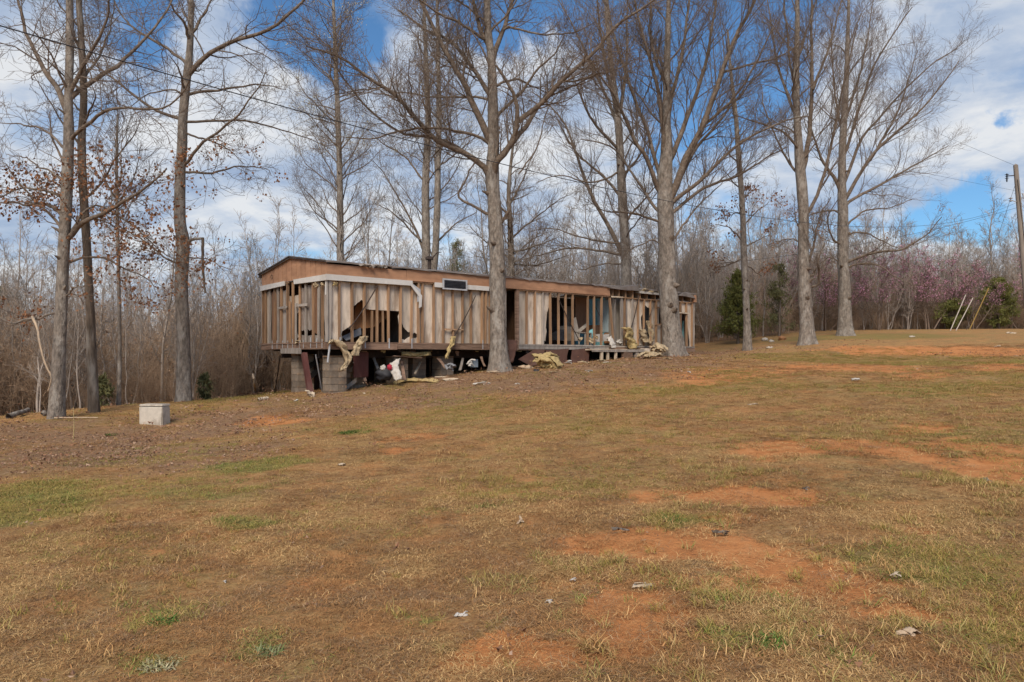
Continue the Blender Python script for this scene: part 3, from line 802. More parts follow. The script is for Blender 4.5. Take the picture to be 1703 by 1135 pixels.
eboard([(535, 472), (546, 470), (546, 570), (541, 570), (538, 520)], PANELG)
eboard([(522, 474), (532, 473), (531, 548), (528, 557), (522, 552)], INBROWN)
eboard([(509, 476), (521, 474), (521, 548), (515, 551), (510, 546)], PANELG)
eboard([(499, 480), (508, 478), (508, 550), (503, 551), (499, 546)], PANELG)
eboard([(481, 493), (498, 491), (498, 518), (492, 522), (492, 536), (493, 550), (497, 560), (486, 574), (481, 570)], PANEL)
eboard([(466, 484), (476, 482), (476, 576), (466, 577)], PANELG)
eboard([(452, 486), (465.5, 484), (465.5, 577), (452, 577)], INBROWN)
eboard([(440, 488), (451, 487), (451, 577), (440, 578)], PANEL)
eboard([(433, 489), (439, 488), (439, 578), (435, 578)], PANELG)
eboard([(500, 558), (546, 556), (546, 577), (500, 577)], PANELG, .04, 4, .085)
a, b = ep(464, 512), ep(478, 509)
part('nailed_block', lbox(-.03, .0, b[0], a[0], a[1] - .05, a[1] + .02, .006), STUDG)
a, b = ep(493, 508), ep(512, 504)
part('nailed_block', lbox(-.03, .0, b[0], a[0], a[1] - .05, a[1] + .02, .006), STUDG)
part('attic_backing', epanel([(.04, W_TOP), (HW - .04, W_TOP), (HW - .04, W_EAVE - .06), (HW / 2, W_RIDGE - .06), (.04, W_EAVE - .06)], .012, .01), SKIRT)
NB = 14
for i in range(NB):
    v0 = i * HW / NB + .014; v1 = (i + 1) * HW / NB - .016
    top = lambda v: W_EAVE - .03 + (W_RIDGE - W_EAVE) * (1 - abs(v - HW / 2) / (HW / 2))
    poly = [(v0, W_TOP + .0), (v1, W_TOP + .0)] + ([(v1, top(v1)), (HW / 2, top(HW / 2)), (v0, top(v0))] if v0 < HW / 2 < v1 else [(v1, top(v1)), (v0, top(v0))])
    part('gable_board', epanel(poly, -.012 + RNG.uniform(-.003, .003), .02), FASC)
V, Fc = [], []
c = ep(453, 461); T = rod(L2W(-.03, c[0], c[1]), L2W(.0, c[0], c[1]), .07, 12); link('round_vent', T.mesh('round_vent', ROOFE), home)
# white trim that still hangs below the gable
e1 = ev_(436); e2 = ev_(475); e3 = ev_(492)
part('eave_trim', prism([(e2, -.12), (e1 + .04, -.17), (e1 + .03, .0), (e2, .02)], lambda v, w: L2W(-.06, v, W_TOP + w), lambda v, w: L2W(-.015, v, W_TOP + w)), TRIM)
part('eave_trim', prism([(-.06, -.17), (e3, -.13), (e3 + .05, .015), (-.06, .0)], lambda v, w: L2W(-.065, v, W_TOP + w), lambda v, w: L2W(-.015, v, W_TOP + w)), TRIM)

# --- long-side fascia and trims
fas = [-.015, fu(676), fu(826), fu(945), fu(1014)]
for i in range(4):
    u0, u1 = fas[i], fas[i + 1] - .006
    part('fascia_board', lbox(u0, u1, -.02, .01, W_TOP + .0, W_EAVE - .05 - (.03 if i == 0 else 0), .003), FASC)
    part('fascia_strip', lbox(u0, u1, -.032, -.021, W_TOP - .0, W_TOP + .1, .002), FASC)
part('eave_trim', lbox(-.065, fu(684), -.075, -.034, W_TOP - .16, W_TOP - .002, .005), TRIM)
a, b = fp(722, 480), fp(812, 487)
part('eave_trim', lbox(a[0], b[0], -.06, -.025, W_TOP - .14, W_TOP - .003, .006), TRIM)
for k, (p0, p1) in enumerate((((682, 471), (699, 487)), ((678, 469), (701, 497)))):
    A, B = fp(*p0, -.06), fp(*p1, -.1)
    part('bent_flashing', prism([(A[0], A[1]), (A[0] + .1, A[1] - .02), (B[0] + .04, B[1] + .1), (B[0] + .02, B[1] - .25), (B[0] - .08, B[1] - .3), (B[0] - .07, B[1] + .05)],
                                lambda u, w: L2W(u, -.06 - k * .02, w), lambda u, w: L2W(u, -.045 - k * .02, w)), GALV if k == 0 else TRIM)
part('fascia_end', lbox(HL - .1, HL + .05, -.1, .05, W_TOP + .0, W_TOP + .3, .015), FASC)
for p in (1020, 1030, 1041, 1053, 1065, 1077, 1090, 1103, 1136, 1148):        # truss heels laid bare where the fascia is gone
    u0 = fu(p); part('truss_heel', lbox(u0 - .02, u0 + .02, .0, .5, W_TOP + .003, W_EAVE - .08, .006), STUD)
part('truss_web', lbox(fu(1018), fu(1110), .3, .34, W_TOP + .02, W_TOP + .3, .01), ROOFE)
part('truss_web', lbox(fu(1126), HL - .1, .3, .34, W_TOP + .02, W_TOP + .3, .01), ROOFE)
part('ledger_strip', lbox(fu(1016), fu(1036), -.02, .02, W_TOP - .05, W_TOP + .0, .01), PALEWOOD)
# the vent grille under the eave
a, b = fp(734, 466), fp(773, 482)
g = part('vent_frame', lbox(a[0], b[0], -.10, -.05, b[1] - .04, a[1] + .04), GREYC)
part('vent_recess', lbox(a[0] + .05, b[0] - .05, -.108, -.101, b[1] + .01, a[1] - .01), DARKC, g)
for k in range(5):
    w0 = b[1] + .02 + k * (a[1] - b[1] - .03) / 5
    part('vent_louvre', lbox(a[0] + .05, b[0] - .05, -.125, -.109, w0, w0 + .02), DARKC, g)
part('vent_rim', lbox(a[0] - .02, b[0] + .02, -.115, -.101, a[1] + .0, a[1] + .045), GALV, g)
part('vent_rim', lbox(a[0] - .02, b[0] + .02, -.115, -.101, b[1] - .045, b[1] + .0), GALV, g)
part('vent_rim', lbox(a[0] - .02, a[0] + .035, -.1155, -.1015, b[1] + .002, a[1] - .002), GALV, g)
part('vent_rim', lbox(b[0] - .035, b[0] + .02, -.1155, -.1015, b[1] + .002, a[1] - .002), GALV, g)


# --- roof sheets, slightly warped, torn along one stretch
def roof_sheet(u0, u1, side, torn=0.0, sag=0.0, mat=ROOFM):
    nu, nv = 9, 4; V = []
    for lay in (0, 1):
        for i in range(nu):
            u = u0 + (u1 - u0) * i / (nu - 1)
            for j in range(nv):
                q = j / (nv - 1)
                over = -.09 if j == 0 else 0
                if j == 0 and torn: over += torn * random.uniform(.0, 1)
                v = over + q * HW / 2
                w = W_EAVE + (W_RIDGE - W_EAVE) * q + .012 * math.sin(u * 3.1 + j) + (random.gauss(0, torn * .25) if j == 0 else 0) - sag * math.sin(math.pi * i / (nu - 1)) * (1 - q)
                V.append(L2W(u, v if side == 0 else HW - v, w - lay * (.045 if j == 0 else .05)))
    n = nu * nv; Fc = []
    for i in range(nu - 1):
        for j in range(nv - 1):
            a = i * nv + j; Fc += [(a, a + nv, a + nv + 1, a + 1), (n + a, n + a + 1, n + a + nv + 1, n + a + nv)]
    for i in range(nu - 1):
        a = i * nv; Fc.append((a, n + a, n + a + nv, a + nv)); a += nv - 1; Fc.append((a, a + nv, n + a + nv, n + a))
    for j in range(nv - 1):
        a = j; Fc.append((a, a + 1, n + a + 1, n + a)); a = (nu - 1) * nv + j; Fc.append((a, n + a, n + a + 1, a + 1))
    part('roof_sheet', (V, Fc), mat)


cuts = [-.08, fu(594), fu(650), fu(712), fu(790), fu(850), fu(905), fu(960), fu(1012), fu(1064), fu(1110), HL + .08]
for i in range(len(cuts) - 1):
    roof_sheet(cuts[i] + .003, cuts[i + 1] - .003, 0, .10 if i == 1 else (.035 if i > 1 else .0), (-.02 if i == 8 else 0))
    if i not in (6, 7, 8): roof_sheet(cuts[i] + .003, cuts[i + 1] - .003, 1)  # far-slope sheets left out here so daylight falls into the teal room
for s in (0, 1):                                                        # rake edge over the gable
    v = [(0 - .1, W_EAVE - .02), (HW / 2, W_RIDGE - .005), (HW / 2, W_RIDGE + .03), (-.1, W_EAVE + .015)]
    if s: v = [(HW - a, b) for a, b in v]
    part('rake_edge', epanel(v, -.115 + s * .003, .034), ROOFE)
part('eave_block', lbox(-.06, .05, HW + .005, HW + .12, W_EAVE - .12, W_EAVE - .02), ROOFE)
# lifted and curled roof pieces
for (pp, vv) in ((((1012, 479), (1062, 474.5), (1064, 484), (1040, 483)), -.12), (((1130, 492), (1138, 486.5), (1152, 491), (1157, 497), (1140, 493)), -.14), (((1066, 484), (1106, 489), (1106, 492), (1066, 488)), -.13)):
    part('curled_roofing', prism([fp(x, y, vv) for x, y in pp], lambda u, w: L2W(u, vv, w), lambda u, w: L2W(u, vv + .3, w + .03)), ROOFM if vv > -.125 or vv < -.135 else PAPER)
c = fp(714, 441, 1.0)
T = rod(L2W(c[0], 1.0, 2.8), L2W(c[0], 1.0, 3.22), .06, 10); T.add(np.array([L2W(c[0], 1, 3.2), L2W(c[0], 1, 3.27), L2W(c[0], 1, 3.33)]), np.array([.13, .14, .04]), 10)
T.add(np.array([L2W(c[0] + .1, 1, 3.25), L2W(c[0] + .3, 1, 3.45), L2W(c[0] + .5, 1, 3.5)]), np.array([.03, .02, .01]), 5)
link('roof_stack', T.mesh('roof_stack', STEEL), home)

# --- inside: far wall, ceiling, cross walls
part('ceiling', lbox(.1, fu(905), .1, HW - .05, W_TOP - .0, W_TOP + .012), INPALE)  # ceiling stops short to let daylight into the open bays
uT0 = fp(966, 530, HW - .1)[0]
uT1 = fp(1024, 530, HW - .1)[0]
part('back_wall', lbox(.08, fu(760), HW - .1, HW - .05, W_FLR, W_TOP - .002), INBROWN)
part('back_wall', lbox(fu(760), uT0, HW - .1, HW - .05, W_FLR, W_TOP - .002), INBROWN)
part('back_wall', lbox(uT0, HL - .05, HW - .101, HW - .05, W_FLR, W_TOP - .002), TEAL)
uP = fu(1030); vP0, vP1 = ep(1012, 520, uP)[0], ep(994, 520, uP)[0]
part('partition_panel', lbox(uP - .02, uP - .004, vP0, vP1, .95, W_TOP - .1), PALETEAL)
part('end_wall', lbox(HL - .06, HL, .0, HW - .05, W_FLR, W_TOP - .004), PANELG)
for p, mat, v0, v1 in ((662, INBROWN, .9, HW - .1), (700, INPALE, .12, HW - .1), (842, BLACK, .12, HW - .1), (877, INBROWN, .15, HW - .1), (1030, INPALE, .35, .75), (1030, TEAL, .752, HW - .1), (1098, INPALE, .12, HW - .1)):
    part('partition_wall', lbox(fu(p), fu(p) + .06, v0, v1, W_FLR, W_TOP - .003), mat)
# cross walls and pale jambs of the open bays
part('partition_wall', lbox(fp(957, 500, 1.2)[0], fp(976, 500, 1.2)[0], 1.2, 1.26, W_FLR + .5, W_TOP - .01), INBROWN)
part('partition_wall', lbox(fp(938, 500, 1.6)[0], fp(956, 500, 1.6)[0], 1.6, 1.66, W_FLR, W_TOP - .35), INPALE)
a = fp(1021, 520, .5)
part('partition_wall', lbox(fp(1023, 500, .4)[0], fp(1034, 500, .4)[0], .4, .46, W_FLR, W_TOP - .003), INPALE)
part('partition_wall', lbox(fp(905, 500, 1.9)[0], fp(957, 500, 1.9)[0], 1.9, 1.96, W_FLR, W_TOP - .003), STEEL)  # dark wall added to hide the teal; its colour stands for the unlit interior
part('door_jamb', lbox(fu(859), fu(863), -.01, .09, W_FLR - .01, W_TOP - .005, .004), RIM)
part('partition_wall', lbox(fp(1136, 530, .5)[0], fp(1146, 530, .5)[0], .5, .55, W_FLR + .1, 1.55), TEAL)


# --- black diagonal straps across the long wall
def strap(p0, p1, v0=-.03, v1=-.05, r=.018):
    A = fp(*p0, v0); B = fp(*p1, v1)
    T = Tubes(); n = 6; q = np.linspace(0, 1, n)
    P = np.array([L2W(A[0] + (B[0] - A[0]) * t, v0 + (v1 - v0) * t - .02 * math.sin(t * 3.1), A[1] + (B[1] - A[1]) * t - .05 * math.sin(t * 3.14)) for t in q])
    T.add(P, np.full(n, r), 6); link('diagonal_strap', T.mesh('diagonal_strap', STEEL), home)


strap((628, 475), (580, 548)); strap((791, 492), (755, 560)); strap((930, 500), (964, 568)); strap((1062, 492), (1050, 545), r=.022); strap((990, 510), (1003, 535), .3, .2, .012); strap((1088, 506), (1062, 566), .02, -.04, .012)


# ------------------------------------------------------------------ loose things in, on and under the home
def blobm(c, size, seed, sub=3, amp=.35, freq=2.0, flat=None):
    """lumpy fibrous clump"""
    import bmesh
    bm = bmesh.new(); bmesh.ops.create_icosphere(bm, subdivisions=sub, radius=1)
    for v in bm.verts:
        d = v.co.copy(); n = mnoise.noise(d * freq + Vector((seed * 3.1, seed, 0))) * amp + mnoise.noise(d * freq * 3.1 + Vector((0, seed, seed))) * amp * .5
        p = d * (1 + n); v.co = Vector((p.x * size[0], p.y * size[1], p.z * size[2]))
        if flat is not None and v.co.z < -flat: v.co.z = -flat
        v.co += Vector(c)
    me = bpy.data.meshes.new('clump'); bm.to_mesh(me); bm.free()
    return me


def thing_mesh(name, me, mat, label, cat, group=None, smooth=True):
    me.name = name; me.materials.clear(); me.materials.append(mat)
    if smooth: me.polygons.foreach_set('use_smooth', [True] * len(me.polygons))
    # put the origin at the piece's own base
    n = len(me.vertices); co = np.empty(n * 3, np.float32); me.vertices.foreach_get('co', co); co = co.reshape(-1, 3)
    c = np.array([(co[:, 0].min() + co[:, 0].max()) / 2, (co[:, 1].min() + co[:, 1].max()) / 2, co[:, 2].min()], np.float32)
    me.vertices.foreach_set('co', (co - c).ravel()); me.update()
    o = link(name, me); o.location = c
    return tag(o, label, cat, group)


def batt(pts, half, th, seed, taper=1.0):
    """a limp strip of insulation along pts; half = half-width vector"""
    P, R = resample(np.array(pts), np.linspace(1, taper, len(pts)), 14)
    T = np.gradient(P, axis=0); T = unit(T); h = np.array(half, float); N = unit(np.cross(T, h))
    V = []
    m = 7
    for i in range(14):
        for side in (1, -1):
            for k in range(m):
                q = (k / (m - 1) * 2 - 1) * side
                nz = mnoise.noise(Vector((i * .5, q * 2.0, seed))) ; n2 = mnoise.noise(Vector((i * .9, q * 4, seed + 9)))
                V.append(P[i] + h * q * R[i] * (1 + .25 * mnoise.noise(Vector((i * .6, seed, q)))) + N[i] * (side * th * (1 - q * q * .7) * (1 + n2) + nz * th * 2))
    c = 2 * m; Fc = []
    for i in range(13):
        for k in range(c):
            Fc.append((i * c + k, i * c + (k + 1) % c, (i + 1) * c + (k + 1) % c, (i + 1) * c + k))
    Fc += [tuple(range(c))[::-1], tuple(range(13 * c, 14 * c))]
    return mesh('batt', V, Fc, None)


def wp(px, py, v): u, w = fp(px, py, v); return L2W(u, v, w)


def heap(c, size, n, seed, th=.03):
    """a ragged heap of folded and torn insulation, one mesh"""
    r = np.random.default_rng(int(seed * 10)); V, Fc = [], []
    c = np.array(c, float); size = np.array(size, float)
    for k in range(n):
        a = r.uniform(0, 6.28); d = np.array([math.cos(a), math.sin(a), r.normal() * .35]); o = c + r.normal(size=3) * size * np.array([.28, .28, .25])
        L = r.uniform(.6, 1.1); pts = [o - d * size * L * .8 + r.normal(size=3) * size * .12, o + np.array([0, 0, size[2] * r.uniform(.2, .7)]), o + d * size * L * .8 + r.normal(size=3) * size * .12]
        s = np.cross(d, [0, 0, 1.0]); s = unit(s + r.normal(size=3) * .3) * size.mean() * r.uniform(.25, .55)
        me = batt(pts, s, th * r.uniform(.6, 1.3) * size.mean() / .25, r.uniform(0, 99), r.uniform(.5, 1.2))
        b = len(V); V += [np.array(v.co) for v in me.vertices]; Fc += [tuple(b + i for i in p.vertices) for p in me.polygons]
        bpy.data.meshes.remove(me)
    return mesh('heap', V, Fc, None)


# insulation hanging out of the walls
HANG = [([(562, 567), (566, 572), (574, 585), (578, 600), (572, 612), (566, 618)], .13, .10, -.16, INSULP, 'dirty yellow insulation batt hanging off the near corner over the block pier', .45),
        ([(606, 560), (602, 566), (595, 578), (590, 592)], .15, .07, -.14, INSULP, 'pale insulation flap dangling below the second gap from the corner', .8),
        ([(754, 560), (752, 570), (747, 583), (743, 597)], .10, .06, -.12, INSUL, 'narrow yellow insulation strip hanging at the foot of the second diagonal strap', .5),
        ([(1041, 545), (1047, 553), (1046, 563), (1052, 572), (1054, 580)], .20, .10, -.25, INSUL, 'tall slumped yellow insulation standing on the porch edge', 1.0),
        ([(1068, 548), (1071, 558), (1074, 570)], .16, .08, -.10, INSULP, 'pale insulation poking through the broken bay left of the big forked tree', .9),
        ([(1078, 534), (1081, 548), (1083, 562), (1081, 572)], .15, .07, .12, INSULP, 'long torn insulation sheet inside the broken bay beside the big forked tree', .8),
        ([(560, 568), (552, 566), (548, 572)], .08, .05, -.1, INSULP, 'small insulation tuft caught on the rim at the near corner', .7),
        ([(668, 588), (690, 590), (716, 588)], .05, .06, .25, INSUL, 'ragged insulation sagging under the floor near the middle piers', .8)]
for pts, hw, th, v, mat, lab, tp in HANG:
    P = [wp(x, y, v - .02 * i) for i, (x, y) in enumerate(pts)]
    thing_mesh('insulation_batt', batt(P, (EU * hw if abs(pts[0][0] - pts[-1][0]) < 40 else EW * hw * 1.6), th, RNG.uniform(0, 50), tp), mat, lab, 'insulation', 'insulation hanging from the wreck')
# a tuft stuck under the trim at the corner studs
for (x, y, s, lab) in ((558, 474, .11, 'little ochre insulation tuft under the white trim right of the corner'),):
    thing_mesh('insulation_tuft', heap(wp(x, y, -.04), (s * .8, s * .6, s * .7), 5, 3.0), INSUL, lab, 'insulation')
for (x, y, s, lab) in ((525, 475, .13, 'pale insulation tuft between the end studs nearest the corner'), (536, 473, .10, 'pale insulation tuft below the white trim beside the corner post'), (496, 572, .15, 'pale insulation scrap on the end sill left of the corner')):
    v, w = ep(x, y, -.04)
    thing_mesh('insulation_tuft', heap(L2W(-.03, v, w), (s * .75, s * .75, s * .9), 5, x), INSULP, lab, 'insulation')
# ragged fibre along the torn eave
for k, (x, y, s) in enumerate(((604, 440.5, .12), (615, 441.5, .13), (627, 442, .12), (638, 444, .12), (1071, 482, .16), (1082, 484.5, .12), (1096, 487, .13))):
    lab = ['tuft of torn roof fibre on the eave, first from the gable', 'tuft of torn roof fibre on the eave, second from the gable', 'tuft of torn roof fibre on the eave, third from the gable', 'tuft of torn roof fibre on the eave, fourth from the gable',
           'pale curl of roof lining at the break in the far eave', 'pale roof lining scrap mid way between the eave break and forked tree', 'pale roof lining scrap on the eave just left of the forked tree'][k]
    thing_mesh('roof_fibre', heap(wp(x, y + 1, -.08), (s * 1.3, s * .8, s * .5), 6, k + 1.0, .02), INSULP if k > 3 else STUDG, lab, 'insulation', 'torn roof fibre along the eave')


def sheet_thing(name, pp, v0, v1, th, mat, label, cat):
    """a flat board: outline in photo pixels, foot at depth v0 and head at depth v1"""
    ys = [y for _, y in pp]; lo, hi = max(ys), min(ys)
    V = []
    for dt in (0, th):
        for x, y in pp:
            q = (lo - y) / (lo - hi + 1e-6); v = v0 + (v1 - v0) * q + dt
            V.append(wp(x, y, v) if dt == 0 else wp(x, y, v - th) + EV * th)
    n = len(pp)
    Fc = [tuple(range(n))[::-1], tuple(range(n, 2 * n))] + [(i, (i + 1) % n, n + (i + 1) % n, n + i) for i in range(n)]
    return thing_mesh(name, mesh(name, V, Fc, mat), mat, label, cat, None, False)


sheet_thing('plywood_sheet', [(588, 548), (590, 515), (597, 500), (606, 508), (647, 514), (646, 528), (620, 545)], .5, .9, .02, PLY, 'orange plywood sheet fallen aslant inside the gap nearest the corner', 'plywood')
sheet_thing('grey_board', [(569, 560), (600, 545), (601, 557), (576, 567)], .25, .5, .03, GREYC, 'flat grey board lying tilted inside the first low hole by the corner', 'board')
sheet_thing('fallen_shelf', [(957, 552), (977, 537), (979, 541), (966, 552)], .3, .8, .03, INPALE, 'pale shelf board tipped up inside the open middle bays', 'shelf')
sheet_thing('cabinet_side', [(954, 530), (958, 528), (966, 567), (956, 567)], .3, .4, .03, INPALE, 'narrow pale cabinet side leaning inside the open middle bays', 'cabinet')
sheet_thing('brown_carton', [(1012, 548), (1026, 549), (1030, 570), (1012, 571)], .5, .6, .25, PLY, 'brown carton standing beside the leaning stud', 'carton')
sheet_thing('dark_chair_back', [(1004, 537), (1018, 527), (1022, 545), (1016, 550), (1006, 550)], .8, 1.1, .06, DARKC, 'dark upturned seat before the teal wall', 'seat')
sheet_thing('low_cupboard', [(985, 541), (1008, 541), (1008, 556), (985, 556)], 1.0, 1.0, .4, INBROWN, 'low brown cupboard under the teal wall', 'cupboard')
sheet_thing('white_carton', [(992, 556), (1002, 556), (1002, 569), (992, 569)], .18, .2, .2, PAPER, 'white carton on the floor edge behind the bare studs', 'carton')
sheet_thing('pale_carton', [(1003, 557), (1013, 556), (1013, 567), (1003, 568)], .2, .22, .2, PAPER, 'pale grey carton beside the white carton on the floor edge', 'carton')
# small open table with two legs
tb = empty('side_table', tuple(wp(968, 568, .4)), 'small pale table standing in the open middle bays', 'table')
A = fp(958, 553, .4); B = fp(980, 553, .4)
part('table_top', lbox(A[0], B[0], .25, .7, A[1] - .03, A[1], .003), INPALE, tb)
for u in (A[0] + .03, (A[0] + B[0]) / 2, B[0] - .05):
    part('leg', lbox(u, u + .04, .27, .31, W_FLR, A[1] - .03), INPALE, tb)
thing_mesh('white_bag', batt([wp(1013, 562, .05), wp(1016, 566, -.1), wp(1019, 573, -.2), wp(1020, 579, -.22)], EU * .13, .05, 4.0), PAPER, 'white plastic bag slumped over the floor edge by the leaning stud', 'bag')
thing_mesh('white_rag', heap(wp(1029, 569, .1), (.16, .12, .13), 6, 6.0), PAPER, 'crumpled white rag on the porch floor left of the tall insulation', 'rag')
for k, (x, y, s, lab) in enumerate(((964, 566, .13, 'pale insulation scrap where the third diagonal strap lands'), (982, 566, .15, 'pale insulation scrap at the right of the small table'), (990, 563, .12, 'ochre insulation scrap left of the white carton'))):
    thing_mesh('insulation_scrap', heap(wp(x, y, .02), (s, s * .7, s * .8), 6, k + 20.0), INSULP, lab, 'insulation')
sheet_thing('black_bin', [(926, 555), (938, 548), (940, 566), (924, 566)], .6, .6, .3, DARKC, 'dark bin among clutter inside the first open bays', 'bin')
sheet_thing('white_cabinet', [(939, 542), (953, 545), (953, 567), (937, 567)], .9, .95, .4, INPALE, 'pale cabinet front showing between the open middle studs', 'cabinet')
thing_mesh('green_rag', blobm(wp(984, 557, .4), (.14, .12, .2), 8.0, 3, .4), TEAL, 'green rag hanging low beside the teal wall', 'rag')


# ------------------------------------------------------------------ block piers
def block_mesh():
    L, Wd, H = .40, .195, .19; t = .032
    V, Fc = [], []
    def bx(x0, x1, y0, y1, z0, z1):
        b = len(V)
        for z in (z0, z1): V.extend([(x0, y0, z), (x1, y0, z), (x1, y1, z), (x0, y1, z)])
        Fc.extend([tuple(b + i for i in f) for f in ((0, 3, 2, 1), (4, 5, 6, 7), (0, 1, 5, 4), (1, 2, 6, 5), (2, 3, 7, 6), (3, 0, 4, 7))])
    bx(-L / 2, L / 2, -Wd / 2, -Wd / 2 + t, 0, H); bx(-L / 2, L / 2, Wd / 2 - t, Wd / 2, 0, H)
    for x in (-L / 2 + .001, -t / 2, L / 2 - t - .001): bx(x, x + t, -Wd / 2 + t, Wd / 2 - t, .001, H - .001)
    return mesh('block', V, Fc, BLOCKM)


BLK = block_mesh()
ang_u = math.atan2(EU[1], EU[0])


def pier(u, v, label, top=None, cap=True):
    c = L2W(u, v, 0); zg = float(gz(c[0], c[1])); top = EYE + W_RIM0 - .05 if top is None else top
    n = max(1, int((top - zg) / .198)); z = top - n * .198 - (.04 if cap else 0)
    r = empty('block_pier', (c[0], c[1], zg), label, 'pier', 'block piers under the home')
    if z > zg: z -= min(.1, z - zg)
    for i in range(n + 1):
        zz = top - (.04 if cap else 0) - (i + 1) * .198
        if zz < zg - .2: break
        for s in (-1, 1):
            o = bpy.data.objects.new('block', BLK); COL.objects.link(o); o.parent = r
            a = ang_u + (0 if i % 2 else math.pi / 2)
            off = np.array([-math.sin(a), math.cos(a)]) * .2 * s
            o.scale = (1.28, 1.28, 1)
            o.location = (off[0] * .64, off[1] * .64, zz - zg); o.rotation_euler = (0, 0, a + RNG.normal() * .03)
    if cap:
        P, Fc = lbox(u - .3, u + .3, v - .18, v + .18, top - EYE - .036, top - EYE, .006)
        part('cap_board', (P, Fc), STUD, r)


e_end = ev_(490)
pier(.42, .35, 'tall block pier under the near corner of the home', EYE + .0)
pier(.32, 2.3, 'tall block pier under the middle of the gable end', EYE + .05)
pier(fu(616), .95, 'block pier third along the long side, in shadow', EYE - .05)
pier(fu(680), .7, 'block pier fourth along the long side beside the white cloth', EYE - .02)
pier(fu(722), 1.1, 'block pier fifth along the long side under the narrow strip', EYE - .02)
pier(fu(757), .7, 'low block pier just left of the big central tree', EYE - .02)
pier(fu(880), 1.0, 'low block pier behind the leaning skirting boards', EYE - .02)
pier(fu(640), 3.6, 'block pier deep under the far side, nearest the gable', EYE - .05)
pier(fu(735), 3.6, 'block pier deep under the far side, middle', EYE - .05)
pier(fu(860), 3.6, 'block pier deep under the far side, farthest from gable', EYE - .05)


# ------------------------------------------------------------------ leaning and fallen things round the foot
def ground_at(p): return float(gh(np.array([p[0]]), np.array([p[1]]))[0])


def beam_thing(name, P0, P1, wd, th, mat, label, cat, group=None, jit=.006):
    P0 = np.array(P0, float); P1 = np.array(P1, float); d = unit(P1 - P0); s = np.cross(d, [0, 0, 1.0])
    s = unit(s) if np.linalg.norm(s) > .1 else np.array([1.0, 0, 0]); n = np.cross(s, d)
    V = [p + s * a * wd / 2 + n * b * th / 2 for p in (P0, (P0 + P1) / 2, P1) for a, b in ((-1, -1), (1, -1), (1, 1), (-1, 1))]
    V = np.array(V) + RNG.normal(size=(12, 3)) * jit
    Fc = [(3, 2, 1, 0), (8, 9, 10, 11)] + [(i * 4 + k, i * 4 + (k + 1) % 4, i * 4 + 4 + (k + 1) % 4, i * 4 + 4 + k) for i in range(2) for k in range(4)]
    return thing_mesh(name, mesh(name, V, Fc, mat), mat, label, cat, group, False)


def gpt(px, py, dz=0.0):
    p = ground_px(px, py); return p + np.array([0, 0, dz])


beam_thing('maroon_post', ray(505.5, 588, 21.9), gpt(517, 657), .14, .14, MAROON, 'dark red painted post leaning between the two tall piers', 'post')
thing_mesh('splintered_foot', heap(gpt(517, 659, .06), (.16, .12, .13), 6, 2.0, .02), PALEWOOD, 'pale splintered wood at the foot of the dark red post', 'wood')
beam_thing('rim_plank', L2W(-.1, ev_(474), W_RIM0 - .05), L2W(-.1, ev_(504), W_RIM0 - .05), .10, .16, STUDG, 'weathered grey plank fixed below the gable end sill', 'plank')
RODS = [((466, 592, 23.6), (457, 655), .02, 'thin dark tie rod slanting under the left end of the gable'), ((525, 590, 21.7), (536, 651), .02, 'pale thin rod leaning just left of the near block pier'),
        ((549, 572, 21.5), (545, 603), .03, 'short pale rod hanging before the near block pier'), ((587, 602, 21.8), (602, 636), .022, 'thin grey rod leaning right of the near block pier'), ((534, 584, 22.0), (542, 598), .02, 'short dark rod hooked under the rim by the near pier'),
        ((443, 592, 24.9), (447, 640), .014, 'thin rod hanging under the far left corner of the gable')]
for (a, b, r, lab) in RODS:
    P0 = ray(*a); P1 = ray(b[0], b[1], a[2]) if b[1] < 620 else gpt(*b)
    T = rod(P0, P1, r, 6); thing_mesh('tie_rod', T.mesh('tie_rod', STEEL if 'dark' in lab else GALV), STEEL if 'dark' in lab or 'left corner' in lab else GALV, lab, 'rod', 'rods under the wreck')
# wooden steps lying under the end
st = empty('wooden_steps', tuple(gpt(575, 650) + np.array([.2, .6, 0])), 'old wooden steps collapsed behind the near block pier', 'steps')
for k, (x, y) in enumerate(((574, 603), (577, 617), (574, 626), (584, 640))):
    a = ray(x - 13, y + (9 if k in (0, 3) else 4), 22.4); b = ray(x + 9, y - (8 if k in (0, 3) else 3), 22.6)
    d = unit(b - a); n = np.array([0, 0, 1.0])
    V = [p + n * q + np.array([0, r, 0]) for p in (a, b) for q, r in ((-.07, 0), (.07, 0), (.07, .25), (-.07, .25))]
    part('tread', (V, [(0, 1, 2, 3)[::-1], (4, 5, 6, 7)] + [(i, (i + 1) % 4, 4 + (i + 1) % 4, 4 + i) for i in range(4)]), STUDG, st)
for k, (p, q) in enumerate((((514, 610), (530, 600)), ((514, 628), (531, 615)), ((562, 618), (586, 598)))):
    beam_thing('scrap_board', ray(p[0], p[1], 23.2), ray(q[0], q[1], 23.4), .05, .16, BLACK if k < 2 else STUDG,
               ['upper dark slanting board seen between the two tall piers', 'lower dark slanting board seen between the two tall piers', 'grey slanting board behind the hanging insulation at the near pier'][k], 'board')
beam_thing('plank', gpt(548, 652, .03), gpt(588, 637, .08), .1, .04, STUDG, 'grey plank lying on the ground just right of the near pier', 'plank')
beam_thing('dark_skirt', ray(588, 607, 22.2), ray(612, 607, 22.8), .04, .75, MAROON, 'dark sheet standing in the shade right of the collapsed steps', 'sheet')
thing_mesh('black_tarp', blobm(ray(640, 622, 22.9), (.28, .2, .2), 12.0, 3, .4), DARKC, 'black plastic tangle under the floor beside the white cloth', 'plastic')
